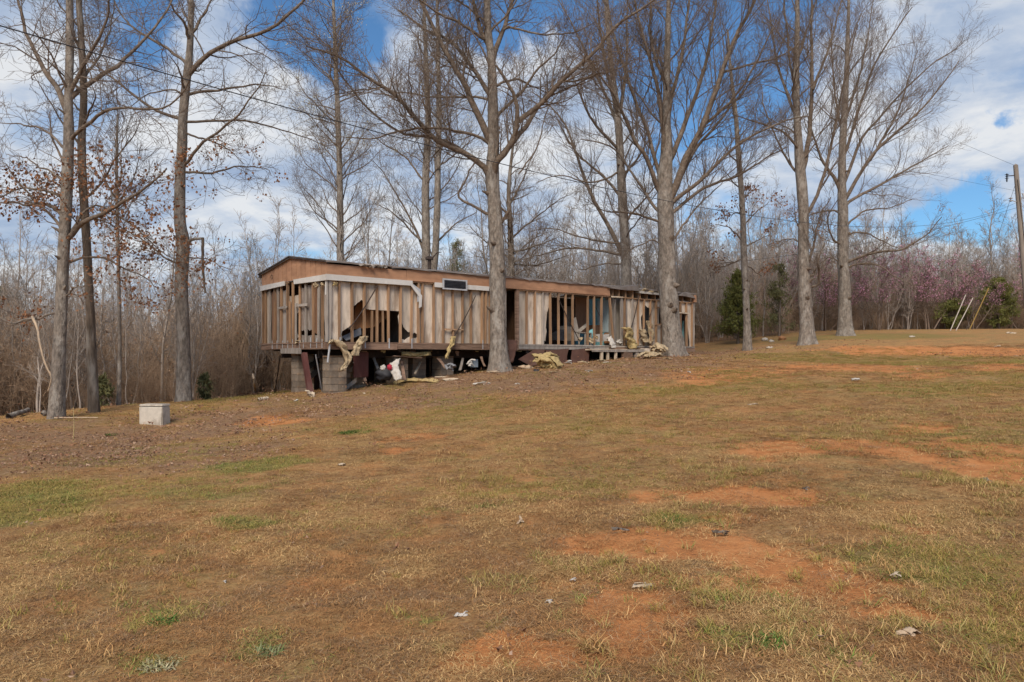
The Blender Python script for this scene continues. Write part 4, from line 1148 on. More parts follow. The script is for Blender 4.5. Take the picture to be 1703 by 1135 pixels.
thing_mesh('white_cloth', batt([ray(658, 602, 22.75), ray(655, 611, 22.6), ray(659, 621, 22.5), ray(664, 632, 22.4)], np.array([.15, 0, .1]), .05, 3.0, .6), PAPER, 'crumpled white cloth hanging under the floor between the piers', 'cloth')
thing_mesh('red_rag', blobm(ray(648, 611, 22.45), (.075, .05, .085), 4.0, 3, .4), REDC, 'small crimson rag on the white cloth under the floor', 'rag')
thing_mesh('white_rag', blobm(ray(637, 613, 22.8), (.09, .07, .1), 5.0, 3, .4), PAPER, 'small white rag left of the crimson rag under the floor', 'rag')
thing_mesh('grey_duct', heap(ray(751, 611, 23.8), (.2, .15, .16), 7, 15.0), GREYC, 'grey crushed duct under the floor left of the central tree', 'duct')
sheet_thing('blue_box', [(788, 598), (795, 598), (795, 611), (788, 611)], .3, .3, .2, BLUEG, 'blue grey box under the floor just left of the central tree', 'box')
thing_mesh('pale_pipe', heap(ray(783, 604, 24.4), (.14, .1, .15), 6, 18.0, .02), PAPER, 'pale curled ducting under the floor beside the blue grey box', 'duct')
for k, (x, y) in enumerate(((738, 615), (722, 612), (746, 617))):
    thing_mesh('rubble_lump', blobm(gpt(x, y + 4, .08), (.2, .15, .13), 30.0 + k, 3, .5, 2, .06), GREYC if k != 1 else BLOCKM,
               ['grey rubble lump at the foot of the fifth pier', 'brownish rubble lump left of the fifth pier', 'grey rubble lump between fifth and sixth piers'][k], 'rubble')
for k, (p, q, w_, m_, lab) in enumerate((((596, 600, 23.0), (608, 634, 22.6), .1, RIM, 'brown board slanting in the shade right of the maroon sheet'), ((622, 596, 23.4), (633, 628, 23.0), .07, STUDG, 'grey stick slanting behind the white rag'),
        ((668, 600, 23.6), (672, 632, 23.2), .09, RIM, 'brown upright scrap beside the fourth pier'), ((700, 602, 24.4), (690, 622, 23.9), .06, PALEWOOD, 'pale slat leaning between the fourth and fifth piers'),
        ((728, 596, 24.3), (741, 612, 24.1), .12, RIM, 'brown board hanging askew over the grey rubble'), ((770, 596, 24.9), (765, 616, 24.6), .08, STUDG, 'grey slat leaning beside the low pier by the central tree'),
        ((800, 594, 25.2), (806, 610, 25.0), .07, RIM, 'brown slat leaning just left of the central trunk'), ((655, 592, 23.0), (700, 596, 23.8), .1, RIM, 'brown board sagging level below the floor over the white cloth'))):
    beam_thing('scrap_board', ray(*p), ray(*q), w_, .03, m_, lab, 'board', None, .01)
# skirting boards leaning against the rim, and the porch frame
sheet_thing('skirting_board', [(862, 598), (890, 581), (906, 582), (903, 606), (883, 609)], -.75, -.28, .02, SKIRT, 'brown skirting board tipped up beside the yellow insulation heap', 'skirting board')
beam_thing('skirting_brace', gpt(884, 608, .02), ray(873, 597, 26.2), .05, .03, STUDG, 'thin pale brace propping the tipped skirting board', 'brace')
sheet_thing('skirting_board', [(908, 583), (946, 580), (943, 592), (943, 611), (920, 612), (908, 606)], -.3, -.1, .02, SKIRT, 'wide dark brown skirting board upright right of the yellow heap', 'skirting board')
sheet_thing('skirting_board', [(952, 582), (981, 579), (979, 600), (977, 607), (952, 609), (950, 596)], -.3, -.1, .02, SKIRT, 'brown skirting board upright left of the porch frame', 'skirting board')
thing_mesh('maroon_drape', batt([ray(850, 566, 25.0), ray(853, 577, 24.9), ray(851, 590, 24.8), ray(850, 603, 24.7)], np.array([.19, .08, 0]), .03, 7.0, .4), SKIRT, 'dark brown sheet draped at the right of the central trunk', 'sheet')
porch = empty('porch_frame', tuple(gpt(1030, 598)), 'low open timber porch frame in front of the floor edge', 'porch')
A = fp(981, 583, -.35); B = fp(1068, 583, -.35)
for i in range(3):
    u0 = A[0] + (B[0] - A[0]) * i / 3; u1 = A[0] + (B[0] - A[0]) * (i + 1) / 3 - .01
    part('deck_board', lbox(u0, u1, -.45, -.02, A[1] + .0, A[1] + .05, .01), PALEWOOD, porch)
part('porch_rail', lbox(A[0], B[0], -.47, -.451, A[1] - .05, A[1] + .03, .006), STUDG, porch)
for p in (1000, 1011, 1024, 1060):
    u = fp(p, 590, -.4)[0]; zg = ground_at(L2W(u, -.4, 0)) - EYE
    part('post', lbox(u - .05, u + .05, -.44, -.36, zg - .1, A[1] - .052, .008), PALEWOOD, porch)
u0, u1 = fp(1036, 590, -.4)[0], fp(1051, 590, -.4)[0]
part('post', lbox(u0, u1, -.46, -.3, ground_at(L2W(u0, -.4, 0)) - EYE - .1, A[1] - .053, .01), RIM, porch)
part('post', lbox(fp(1056, 590, -.4)[0], fp(1058, 590, -.4)[0], -.44, -.3, ground_at(L2W(u0, -.4, 0)) - EYE - .1, A[1] - .053, .01), STUDG, porch)
sheet_thing('porch_shade_board', [(984, 584), (1070, 584), (1070, 600), (984, 602)], .5, .5, .03, BLACK, 'black board added for the darkness behind the porch frame', 'board')  # added black sheet: shade behind the porch put in as colour
thing_mesh('crawl_shade_sheet', batt([L2W(fu(865), .75, .0), L2W(fu(910), .7, .0), L2W(fu(980), .75, .02)], EW * .35, .02, 2.0), BLACK, 'black sheet added as the dark under the floor behind the skirting boards', 'sheeting')  # added black sheet painted as the crawl space's shade
sheet_thing('wall_sheet', [(1066, 580), (1086, 579), (1084, 588), (1078, 596), (1066, 600)], -.5, -.25, .03, PANEL, 'pale wall panel leaning at the left of the forked tree', 'panel')
thing_mesh('insulation_heap', heap(ray(910, 604, 24.6), (.44, .32, .30), 16, 2.0), INSUL, 'big yellow insulation heap in front of the skirting boards', 'insulation')
thing_mesh('insulation_heap', heap(ray(1095, 582, 29.0), (.32, .2, .28), 10, 9.0), INSULP, 'ochre insulation clump at the left foot of the forked tree', 'insulation')
thing_mesh('insulation_heap', heap(gpt(1084, 597, .08), (.5, .3, .15), 9, 14.0), INSULP, 'flat pale insulation spread before the leaning pale panel', 'insulation')
thing_mesh('insulation_strip', batt([gpt(655, 638, .03), gpt(675, 636, .08), gpt(700, 636, .07), gpt(729, 637, .02)], np.array([0, .2, .03]), .04, 5.0, .6), INSUL, 'long flat yellow insulation strip lying before the middle piers', 'insulation')
BITS = [(749, 634, .26, .09, .05, PALEWOOD, 'pale broken board piece right of the yellow strip'), (803, 640, .2, .1, .05, PAPER, 'white torn scrap left below the central tree'), (868, 602, .16, .1, .09, INSUL, 'yellow insulation lump right of the central trunk foot'),
        (874, 613, .22, .14, .08, LOGM, 'dull tan lump below the tipped skirting board'), (917, 622, .19, .11, .06, INSULP, 'pale insulation scrap below the yellow heap'), (980, 618, .13, .07, .05, PAPER, 'white scrap on bare soil before the porch'),
        (821, 621, .2, .1, .04, LOGM, 'tan bark scrap at the foot of the central tree'), (945, 606, .13, .1, .08, PAPER, 'white scrap between the two upright skirting boards'), (970, 604, .3, .08, .05, INSULP, 'pale scrap strip under the left porch corner'),
        (1000, 602, .3, .12, .05, INSULP, 'pale litter in front of the first porch post'), (1110, 598, .22, .12, .06, INSULP, 'pale scrap before the forked tree'), (803, 611, .2, .12, .1, INSUL, 'mossy yellow scrap at the left foot of the central tree'),
        (494, 667, .09, .06, .04, PAPER, 'small white scrap left of the dark red post'), (1009, 604, .2, .1, .05, PAPER, 'white litter in front of the second porch post'), (892, 617, .1, .06, .05, DARKC, 'small dark scrap left of the pale scrap below the heap'),
        (860, 640, .08, .05, .03, PAPER, 'tiny pale scrap on the grass below the central tree'), (735, 628, .25, .04, .03, PALEWOOD, 'thin splinter right end of the yellow strip')]
for k, (x, y, a, b, c, mat, lab) in enumerate(BITS):
    thing_mesh('debris_scrap', heap(gpt(x, y, c * .3), (a, b * 1.2, c), 3, 40.0 + k, .014) if mat in (PAPER, INSUL, INSULP) else blobm(gpt(x, y, c * .4), (a, b, c), 40.0 + k, 3, .6, 2.0, c * .5), mat, lab, 'debris', 'debris round the wreck')
# ------------------------------------------------------------------ trees
def grow(S, D, L, R, m, wig, trop, r, rmin=.004, taper=.78):
    """N branches at once: start, direction, length, radius -> polylines and radii"""
    d = D.copy(); P = [S]
    tr = np.asarray(trop)
    for i in range(m):
        d = unit(d + r.normal(size=d.shape) * wig + tr)
        P.append(P[-1] + d * (L / m)[:, None])
    P = np.stack(P, 1); q = np.linspace(0, 1, m + 1)[None]
    return P, np.maximum(R[:, None] * (1 - taper * q), rmin)


def spawn(P, R, c, r, t0=.2, t1=1.0, ang=(35, 65), up=.15, keep=None):
    """c shoots per branch: start, direction, parent radius there, position along"""
    N, n, _ = P.shape
    t = (np.arange(c)[None] + r.uniform(0, 1, (N, c))) / c * (t1 - t0) + t0
    f = np.clip(t * (n - 1), 0, n - 1.001); i = f.astype(int); w = (f - i)[..., None]
    a = np.arange(N)[:, None]
    S = P[a, i] * (1 - w) + P[a, i + 1] * w
    T = unit(P[a, i + 1] - P[a, i]); rp = R[a, i] * (1 - w[..., 0]) + R[a, i + 1] * w[..., 0]
    v = r.normal(size=T.shape); v = unit(v - (v * T).sum(-1, keepdims=True) * T)
    th = np.radians(r.uniform(ang[0], ang[1], (N, c)))[..., None]
    D = unit(T * np.cos(th) + v * np.sin(th) + np.array([0, 0, up]))
    ok = np.ones((N, c), bool) if keep is None else r.uniform(0, 1, (N, c)) < keep[:, None]
    return S[ok], D[ok], rp[ok], t[ok], np.broadcast_to(a, t.shape)[ok]


def twigs(T, P, R, lens, r, st, leaf_pts=None):
    """three orders of finer growth off the limbs P (N,n,3)"""
    c1 = st.get('c1', 20)
    keep = np.clip(lens / st.get('full', 7.0), .15, 1)
    S, D, rp, t, pa = spawn(P, R, c1, r, st.get('t0', .12), 1.0, st.get('a1', (30, 60)), st.get('up', .12), keep)
    rp = rp * .8; L = lens[pa] * st.get('l1', .34) * (1.05 - .6 * t) * r.uniform(.5, 1.3, len(t)) + .35
    P1, R1 = grow(S, D, L, np.clip(rp * .45, .0055, st.get('r1', .024)), 7, st.get('wig', .16), (0, 0, st.get('trop', .035)), r, .0050)
    T.add(P1, R1, 4)
    c2 = st.get('c2', 7)
    S, D, rp, t, pa = spawn(P1, R1, c2, r, .15, 1.0, st.get('a1', (30, 60)), st.get('up', .12), np.clip(L / 1.6, .3, 1))
    L2 = L[pa] * .42 * (1.1 - .6 * t) * r.uniform(.5, 1.3, len(t)) + .12
    P2, R2 = grow(S, D, L2, np.clip(rp * .55, .0042, .011), 4, st.get('wig', .16), (0, 0, st.get('trop', .035)), r, .0040)
    T.add(P2, R2, 3)
    c3 = st.get('c3', 3)
    if c3:
        S, D, rp, t, pa = spawn(P2, R2, c3, r, .2, 1.0, (25, 55), .1, np.clip(L2 / .5, .3, 1))
        L3 = L2[pa] * .5 * r.uniform(.5, 1.3, len(t)) + .08
        P3, R3 = grow(S, D, L3, np.full(len(t), .0045), 2, .2, (0, 0, .03), r, .0034)
        T.add(P3, R3, 3)
        ends = P3
    else: ends = P2
    return P1, P2, ends


def leaf_quads(pts, r, size=(.05, .09), droop=True, wr=(.3, .5)):
    n = len(pts); a = r.uniform(0, 6.28, n); el = r.uniform(-1.5, .2, n) if droop else r.uniform(-1.5, 1.5, n)
    L = r.uniform(size[0], size[1], n); W = L * r.uniform(wr[0], wr[1], n)
    d = np.stack([np.cos(a) * np.cos(el), np.sin(a) * np.cos(el), np.sin(el)], 1)
    s = unit(np.cross(d, r.normal(size=(n, 3)))); nn = np.cross(d, s)
    V = np.stack([pts, pts + d * L[:, None] * .55 + s * W[:, None] + nn * (W * .35)[:, None], pts + d * L[:, None] * 1.1, pts + d * L[:, None] * .5 - s * W[:, None] + nn * (W * .35)[:, None]], 1).reshape(-1, 3)
    b = np.arange(n) * 4
    return V, np.concatenate([np.stack([b, b + 1, b + 2], 1), np.stack([b, b + 2, b + 3], 1)])


def trunk_mesh(P, R, r, sides=14, flare=1.0, flare_h=.9, bumps=.06):
    n = max(24, int(np.linalg.norm(np.diff(P, axis=0), axis=1).sum() / .16))
    P, R = resample(P, R, n); th = np.arange(sides) / sides * 2 * np.pi
    ph = r.uniform(0, 6.28, 4); hgt = P[:, 2] - P[0, 2]
    V = []
    T = unit(np.gradient(P, axis=0))
    for i in range(n):
        A = unit(np.cross(T[i], [0, 1, 0])); B = np.cross(T[i], A)
        fl = flare * math.exp(-max(0, hgt[i]) / flare_h * 2.2)
        lobes = .5 + .5 * np.cos(th * 5 + ph[0]) * .7 + .3 * np.cos(th * 3 + ph[1])
        rr = R[i] * (1 + fl * (.22 + .5 * lobes * (fl > .02)) + bumps * (np.sin(th * 2 + ph[2] + hgt[i] * 1.3) * .6 + np.sin(th * 3 + ph[3] - hgt[i] * 2.1) * .4)
                     + np.array([mnoise.noise(Vector((math.cos(a) * 1.5, math.sin(a) * 1.5, hgt[i] * 1.6 + ph[0]))) for a in th]) * bumps * 1.6)
        V.append(P[i] + rr[:, None] * (np.cos(th)[:, None] * A + np.sin(th)[:, None] * B))
    V = np.concatenate(V); i = np.arange(n - 1)[:, None] * sides; j = np.arange(sides)[None]; j2 = (j + 1) % sides
    Q = np.stack([i + j, i + j2, i + sides + j2, i + sides + j], -1).reshape(-1, 4)
    return V, Q


def tree(name, label, cat, group, Y, trunk, limbs, seed, style, bark=BARK, twig=TWIG, auto=0, auto_t=(.3, 1.0), auto_len=(2, 4), auto_ang=(35, 60), leaves=None, leaf_mat=OAKLEAF, leaf_size=(.06, .1), flare=.55, extra_trunks=(), deep=True):
    r = np.random.default_rng(seed)
    base = ray(trunk[0][0], trunk[0][1], Y); zg = float(gz(base[0], base[1])); base[2] = min(base[2], zg + .05)
    root = empty(name, (base[0], base[1], zg), label, cat, group)
    V, Q = np.zeros((0, 3)), np.zeros((0, 4), int)
    tr_all = []
    for k, tk in enumerate((trunk,) + tuple(extra_trunks)):
        P = np.array([ray(x, y, Y + (0 if k == 0 else (-1) ** k * min(.6, i * .25))) for i, (x, y, w) in enumerate(tk)]); R = np.array([w / 2 / F * Y for x, y, w in tk])
        if k == 0:
            P[0, 2] = zg - .12; P, R = P, R
        v, q = trunk_mesh(P, R, r, 14 if R[0] > .12 else 8, flare if k == 0 else 0)
        Q = np.concatenate([Q, q + len(V)]); V = np.concatenate([V, v]); tr_all.append((P, R))
    link('trunk', fast_mesh('trunk', V, Q, None, [bark]), root)
    # dead stubs and knots left on the trunk
    P0_, R0_ = tr_all[0]; big = R0_[0] > .14
    for _ in range(4 if big else 1):
        q = r.uniform(.12, .62) * (len(P0_) - 1); i = int(q); w = q - i; p = P0_[i] * (1 - w) + P0_[i + 1] * w; rr = R0_[i] * (1 - w) + R0_[i + 1] * w
        az = r.uniform(-2.6, -.5); d = np.array([math.cos(az), math.sin(az), r.uniform(-.1, .6)]); L = r.uniform(.04, .22)
        tb = Tubes(); s0 = p + d * rr * .75; tb.add(np.array([s0, s0 + d * (rr * .3), s0 + d * (rr * .3 + L * .6), s0 + d * (rr * .3 + L)]), np.array([rr * .42, rr * .30, rr * .17, rr * .08]), 7); link('stub', tb.mesh('stub', LIMBB), root)
    LP, LR, LL = [], [], []
    for k, lb in enumerate(limbs):
        pts, w0 = lb[0], lb[1]; w1 = lb[2] if len(lb) > 2 else max(1.2, w0 * .25)
        pts = np.array(pts, float); s = np.concatenate([[0], np.cumsum(np.hypot(*np.diff(pts, axis=0).T))])
        sl = (lb[3] if len(lb) > 3 else r.choice([-1, 1]) * r.uniform(.15, .6)) if deep else 0
        off = sl * s / F * Y
        P = np.array([ray(x, y, Y + o) for (x, y), o in zip(pts, off)])
        R = np.interp(s / s[-1], [0, .35, 1], [w0 * .46, w0 * .30 + w1 * .13, w1 * .42]) / F * Y
        P, R = resample(P, R, 17)
        P[1:] += np.cumsum(r.normal(size=(16, 3)) * .022, axis=0)
        tb = Tubes(); tb.add(P, R, 8); link('limb', tb.mesh('limb', LIMBB if bark is BARK else bark), root)
        LP.append(P); LR.append(R); LL.append(np.linalg.norm(np.diff(P, axis=0), axis=1).sum())
    T = Tubes()
    # further limbs that the photograph shows too fine to trace, both towards and away from the viewer
    if auto:
        for P, R in tr_all:
            Pt, Rt = resample(P, R, 40)
            S, D, rp, t, _ = spawn(Pt[None], Rt[None], auto, r, auto_t[0], auto_t[1], auto_ang, .1)
            L = r.uniform(*auto_len, len(t)) * (1.15 - .6 * t)
            Pa, Ra = grow(S, D, L, np.clip(rp * .34, .008, .042), 16, .12, (0, 0, style.get('trop', .035) * .6), r, .006, .8)
            T.add(Pa, Ra, 5)
            for a, b, c in zip(Pa, Ra, L): LP.append(a); LR.append(b); LL.append(c)
    P1, P2, E = twigs(T, np.array(LP), np.array(LR), np.array(LL), r, style)
    tw = link('crown', T.mesh('crown', twig), root); tw['kind'] = 'stuff'
    if leaves:
        n, band = leaves
        pts = np.concatenate([P2.reshape(-1, 3), E[:, -1]])
        zc = (HY - np.array(band)) / F * Y + EYE                       # band = photo rows between which leaves still cling
        pts = pts[(pts[:, 2] < zc[0]) & (pts[:, 2] > zc[1])]
        if len(pts):
            # leaves cling in bunches
            seeds = pts[r.integers(0, len(pts), max(1, n // 9))]
            cl = (seeds[:, None] + r.normal(size=(len(seeds), 9, 3)) * .11).reshape(-1, 3)
            v, t = leaf_quads(cl, r, leaf_size); lf = link('leaves', fast_mesh('leaves', v, None, t, [leaf_mat], False), root); lf['kind'] = 'stuff'
    return root


OAK = dict(c1=20, c2=8, c3=3, l1=.36, a1=(35, 70), wig=.2, trop=.02, up=.1, full=5.5)
SPREAD = dict(c1=28, c2=11, c3=4, l1=.34, a1=(30, 65), wig=.17, trop=.03, up=.12, full=7)
UPR = dict(c1=24, c2=9, c3=4, l1=.36, a1=(22, 52), wig=.13, trop=.05, up=.18, full=7)
FINE = dict(c1=14, c2=7, c3=3, l1=.42, a1=(25, 50), wig=.12, trop=.04, up=.15, full=4)
G_NEAR = 'big bare trees standing in the yard'
G_BACK = 'tall trees rising behind the wreck'

tree('oak_tree', 'oak with clinging brown leaves and low spreading limbs, leftmost trunk at the wood edge', 'tree', G_NEAR, 18,
     [(93, 695, 25), (97, 620, 21), (100, 560, 19), (103, 480, 18.5), (108, 380, 18), (111, 310, 17), (114, 232, 16), (114, 174, 14), (116, 77, 13), (116, 0, 11), (118, -120, 8), (122, -260, 4)],
     [([(112, 187), (98, 155), (70, 110), (43, 58), (26, 0), (15, -60)], 11), ([(116, 165), (143, 143), (186, 112), (236, 66), (279, 8), (300, -50)], 9), ([(117, 155), (128, 120), (151, 74), (178, 19), (190, -60)], 8),
      ([(118, 232), (147, 205), (182, 184), (209, 182), (256, 186), (294, 166), (310, 140)], 7), ([(110, 400), (132, 372), (163, 357), (190, 341), (233, 314), (267, 291), (284, 270)], 10), ([(106, 362), (75, 341), (40, 342), (-10, 340)], 7),
      ([(104, 440), (130, 428), (160, 426), (205, 445), (250, 470), (262, 500)], 5), ([(108, 395), (160, 340), (210, 370), (260, 410), (300, 435)], 5), ([(103, 300), (60, 275), (20, 270)], 4), ([(106, 490), (130, 488), (160, 486)], 4), ([(98, 520), (60, 530), (20, 535), (0, 530)], 4),
      ([(112, 250), (70, 215), (20, 208), (-20, 205)], 5), ([(109, 330), (60, 310), (20, 320), (-20, 345)], 5), ([(193, 340), (194, 290), (195, 240), (200, 200)], 4)],
     101, OAK, auto=5, auto_t=(.3, .9), auto_len=(1.5, 3), leaves=(3300, (265, 590)), leaf_size=(.055, .095))
tree('oak_tree', 'second dark slender trunk just right of the leftmost oak', 'tree', G_NEAR, 19.2,
     [(157, 688, 16), (153, 600, 15), (149, 500, 14), (144, 400, 13.5), (138, 310, 13), (136, 230, 12), (139, 160, 11), (135, 60, 10), (131, 0, 9), (128, -140, 5)],
     [([(138, 190), (120, 176), (90, 150)], 4), ([(140, 130), (165, 90), (180, 40), (192, -20)], 5), ([(136, 90), (118, 50), (110, 0)], 5)],
     102, OAK, BARK_D, auto=9, auto_t=(.42, 1), auto_len=(1.5, 3.2), leaves=(300, (300, 480)))
tree('slender_tree', 'thin straight sapling between the dark trunk and the tall crooked trunk', 'tree', G_NEAR, 21.5,
     [(197, 684, 7), (199, 600, 6.5), (198, 500, 6), (195, 360, 5.5), (194, 300, 5), (194, 250, 4.5), (196, 190, 3)],
     [([(194, 330), (170, 290), (160, 250)], 3), ([(195, 340), (220, 290), (235, 240)], 3)], 103, FINE, auto=16, auto_t=(.55, 1), auto_len=(1.2, 2.4), leaves=(240, (260, 420)))
tree('tall_tree', 'tall crooked trunk with a snapped hanging branch, left of the gable end', 'tree', G_NEAR, 22,
     [(306, 668, 24), (305, 560, 21.5), (302, 480, 20.5), (303, 440, 20), (304, 400, 20), (299, 368, 18), (300, 291, 17), (303, 232, 16), (304, 200, 15), (310, 136, 13), (316, 77, 11), (318, 0, 9), (322, -120, 6), (325, -250, 3)],
     [([(314, 125), (326, 112), (349, 93), (388, 74), (430, 64), (465, 43), (504, 4), (530, -40)], 9, 3), ([(310, 105), (279, 83), (248, 62), (217, 39), (194, 8), (180, -40)], 6), ([(303, 199), (271, 190), (233, 171), (198, 147), (147, 105), (110, 60)], 6),
      ([(310, 203), (368, 202), (422, 202), (465, 213), (504, 223), (560, 250)], 5), ([(312, 158), (349, 149), (388, 147), (426, 140), (480, 150)], 6), ([(306, 275), (330, 244), (364, 213), (399, 186), (426, 143), (440, 110)], 6),
      ([(308, 221), (349, 236), (376, 252), (407, 279)], 4), ([(304, 286), (349, 285), (388, 277), (442, 279), (452, 292)], 5), ([(315, 70), (298, 30), (280, 0), (265, -50)], 6), ([(318, 60), (340, 20), (360, -30)], 6), ([(302, 440), (270, 425), (225, 395), (180, 365), (160, 340)], 4), ([(303, 420), (350, 425), (400, 440)], 2.5),
      ([(310, 170), (290, 150), (240, 160), (215, 180)], 4)],
     104, OAK, auto=6, auto_t=(.5, .95), auto_len=(1.2, 2.6), leaves=(260, (230, 420)))
tree('poplar_tree', 'tall pale budding tree behind the roof peak of the gable', 'tree', G_BACK, 38,
     [(566, 560, 13), (566, 430, 12), (565, 300, 10), (562, 200, 9), (558, 100, 7), (555, 20, 5), (552, -60, 3)], [], 105, FINE, auto=52, auto_t=(.26, 1), auto_len=(2.4, 4.6), auto_ang=(40, 65), leaves=(4200, (-60, 260)), leaf_mat=BUDS, leaf_size=(.035, .06))
tree('poplar_tree', 'pale twin stemmed tree behind the roof near the stove pipe', 'tree', G_BACK, 40,
     [(713, 560, 18), (709, 440, 15), (708, 300, 12), (712, 200, 10), (708, 90, 7), (705, 0, 5), (704, -90, 3)],
     [([(705, 420), (690, 380), (670, 340), (640, 290), (622, 270)], 5), ([(700, 400), (660, 360), (625, 340)], 4), ([(730, 400), (760, 370), (790, 350)], 4), ([(704, 300), (680, 270), (640, 240), (610, 215)], 4)], 106, FINE, auto=24, auto_t=(.3, 1), auto_len=(2.2, 4.4), auto_ang=(38, 62),
     extra_trunks=([(716, 480, 13), (724, 420, 12), (728, 300, 10), (730, 180, 8), (728, 60, 6), (726, -40, 3)],), leaves=(3600, (-60, 260)), leaf_mat=BUDS, leaf_size=(.035, .06))
tree('spreading_tree', 'huge bare tree with forking limbs standing right against the home', 'tree', G_NEAR, 24.3,
     [(830, 616, 34), (829, 580, 30), (828, 520, 27), (827, 440, 25.5), (825, 388, 24), (821, 330, 24), (818, 295, 24), (821, 248, 19), (820, 194, 17.5), (819, 147, 15.5), (817, 97, 14), (812, 50, 12.5), (810, 0, 11), (806, -120, 9), (800, -260, 4)],
     [([(816, 300), (812, 286), (793, 267), (765, 250), (731, 233), (711, 215), (684, 182), (661, 159), (626, 136), (595, 112), (555, 88), (510, 75)], 12, 2.5, -.35), ([(819, 300), (827, 267), (843, 248), (858, 217), (860, 186), (855, 155), (839, 124), (826, 106)], 13, 4, -.3),
      ([(856, 206), (871, 193), (901, 170), (932, 136), (979, 93), (1017, 50), (1064, 19), (1110, -10)], 10, 3, -.2), ([(832, 262), (847, 246), (870, 222), (893, 190), (920, 151), (963, 108), (1000, 75)], 11, 3, .35),
      ([(824, 198), (847, 170), (870, 147), (888, 116), (909, 97), (924, 77), (935, 50)], 7, 2, -.2), ([(814, 235), (808, 217), (793, 178), (777, 143), (762, 112), (746, 85), (727, 43), (715, 15), (703, -10), (690, -50)], 13, 4, -.1),
      ([(816, 160), (808, 150), (793, 120), (769, 89), (742, 66), (700, 50), (660, 20)], 9, 3, .3), ([(820, 100), (830, 80), (838, 55), (848, 25), (857, 0), (866, -50)], 10, 4, .15), ([(812, 75), (800, 55), (794, 30), (787, 0), (780, -50)], 9, 4, .2),
      ([(812, 166), (777, 161), (734, 161), (696, 159), (630, 149)], 5, 1.5, .2), ([(814, 240), (804, 233), (754, 217), (715, 213), (657, 221), (610, 233), (560, 226)], 6, 1.5, -.5), ([(815, 358), (806, 353), (789, 345), (765, 331), (777, 306), (789, 283), (800, 268)], 6, 2, -.3),
      ([(806, 66), (770, 40), (727, 20), (700, 0), (660, -30)], 6, 2, -.4), ([(822, 146), (862, 138), (909, 155), (930, 160)], 5, 1.5, .5), ([(838, 50), (848, 45), (890, 54), (948, 54), (986, 39)], 4.5, 1.5, -.3), ([(775, 256), (760, 245), (715, 229), (665, 221), (610, 182), (572, 136), (556, 112), (540, 70)], 6, 2, -.35),
      ([(826, 378), (839, 368), (848, 356), (852, 346)], 10, 4, -.3), ([(862, 290), (895, 250), (905, 205), (925, 160)], 3, 1.5, .1), ([(740, 238), (720, 255), (700, 280)], 3, 1.2, -.2), ([(640, 145), (600, 150), (560, 160), (530, 175)], 3, 1.2, -.2), ([(930, 136), (970, 130), (1010, 118), (1060, 100)], 4, 1.3, -.3)],
     107, dict(SPREAD, c1=30), auto=8, auto_t=(.55, .95), auto_len=(2, 4.5), flare=1.0)
tree('thicket_tree', 'small many branched tree behind the roof just right of the huge central trunk', 'tree', G_BACK, 40,
     [(851, 570, 13), (850, 430, 11), (848, 370, 9), (846, 320, 7), (850, 270, 5), (856, 220, 3)],
     [([(848, 400), (880, 370), (910, 345), (940, 330)], 4), ([(848, 420), (885, 410), (930, 395)], 4), ([(848, 430), (810, 405), (780, 380)], 4), ([(850, 440), (890, 440), (940, 425)], 4), ([(846, 345), (870, 300), (885, 260)], 4), ([(846, 360), (820, 330), (800, 290)], 4)],
     108, dict(FINE, c1=16, c2=7), BARK_D, TWIG_D, auto=26, auto_t=(.2, 1), auto_len=(2, 3.6), auto_ang=(35, 75))
tree('spreading_tree', 'big bare tree rising behind the far half of the roof, left of the forked tree', 'tree', G_BACK, 36,
     [(1042, 560, 20), (1041, 434, 17), (1036, 349, 15), (1032, 271, 14), (1027, 194, 12), (1018, 120, 9), (1010, 40, 7), (1004, -60, 4)],
     [([(1036, 425), (1029, 411), (1006, 368), (983, 330), (963, 279), (948, 240), (932, 202), (905, 171), (880, 150)], 9, 2), ([(1034, 330), (1000, 290), (968, 262), (940, 215), (925, 180)], 6), ([(1028, 210), (1000, 140), (975, 90), (950, 40), (930, 0)], 7), ([(1028, 195), (1012, 130), (1000, 60), (995, 0), (990, -40)], 7),
      ([(1030, 190), (1042, 120), (1046, 50), (1048, -20)], 7), ([(1040, 370), (1072, 330), (1100, 300)], 5), ([(1038, 424), (967, 411), (910, 420), (870, 432)], 5), ([(1036, 405), (980, 398), (920, 380), (880, 385)], 4), ([(1034, 300), (1070, 250), (1090, 200)], 5), ([(1030, 250), (985, 200), (950, 130), (930, 90)], 6), ([(1033, 285), (985, 300), (930, 290), (890, 300)], 4), ([(1038, 440), (1000, 442), (960, 455)], 3.5)],
     109, dict(UPR, c1=18), auto=10, auto_t=(.25, .9), auto_len=(2.5, 5))
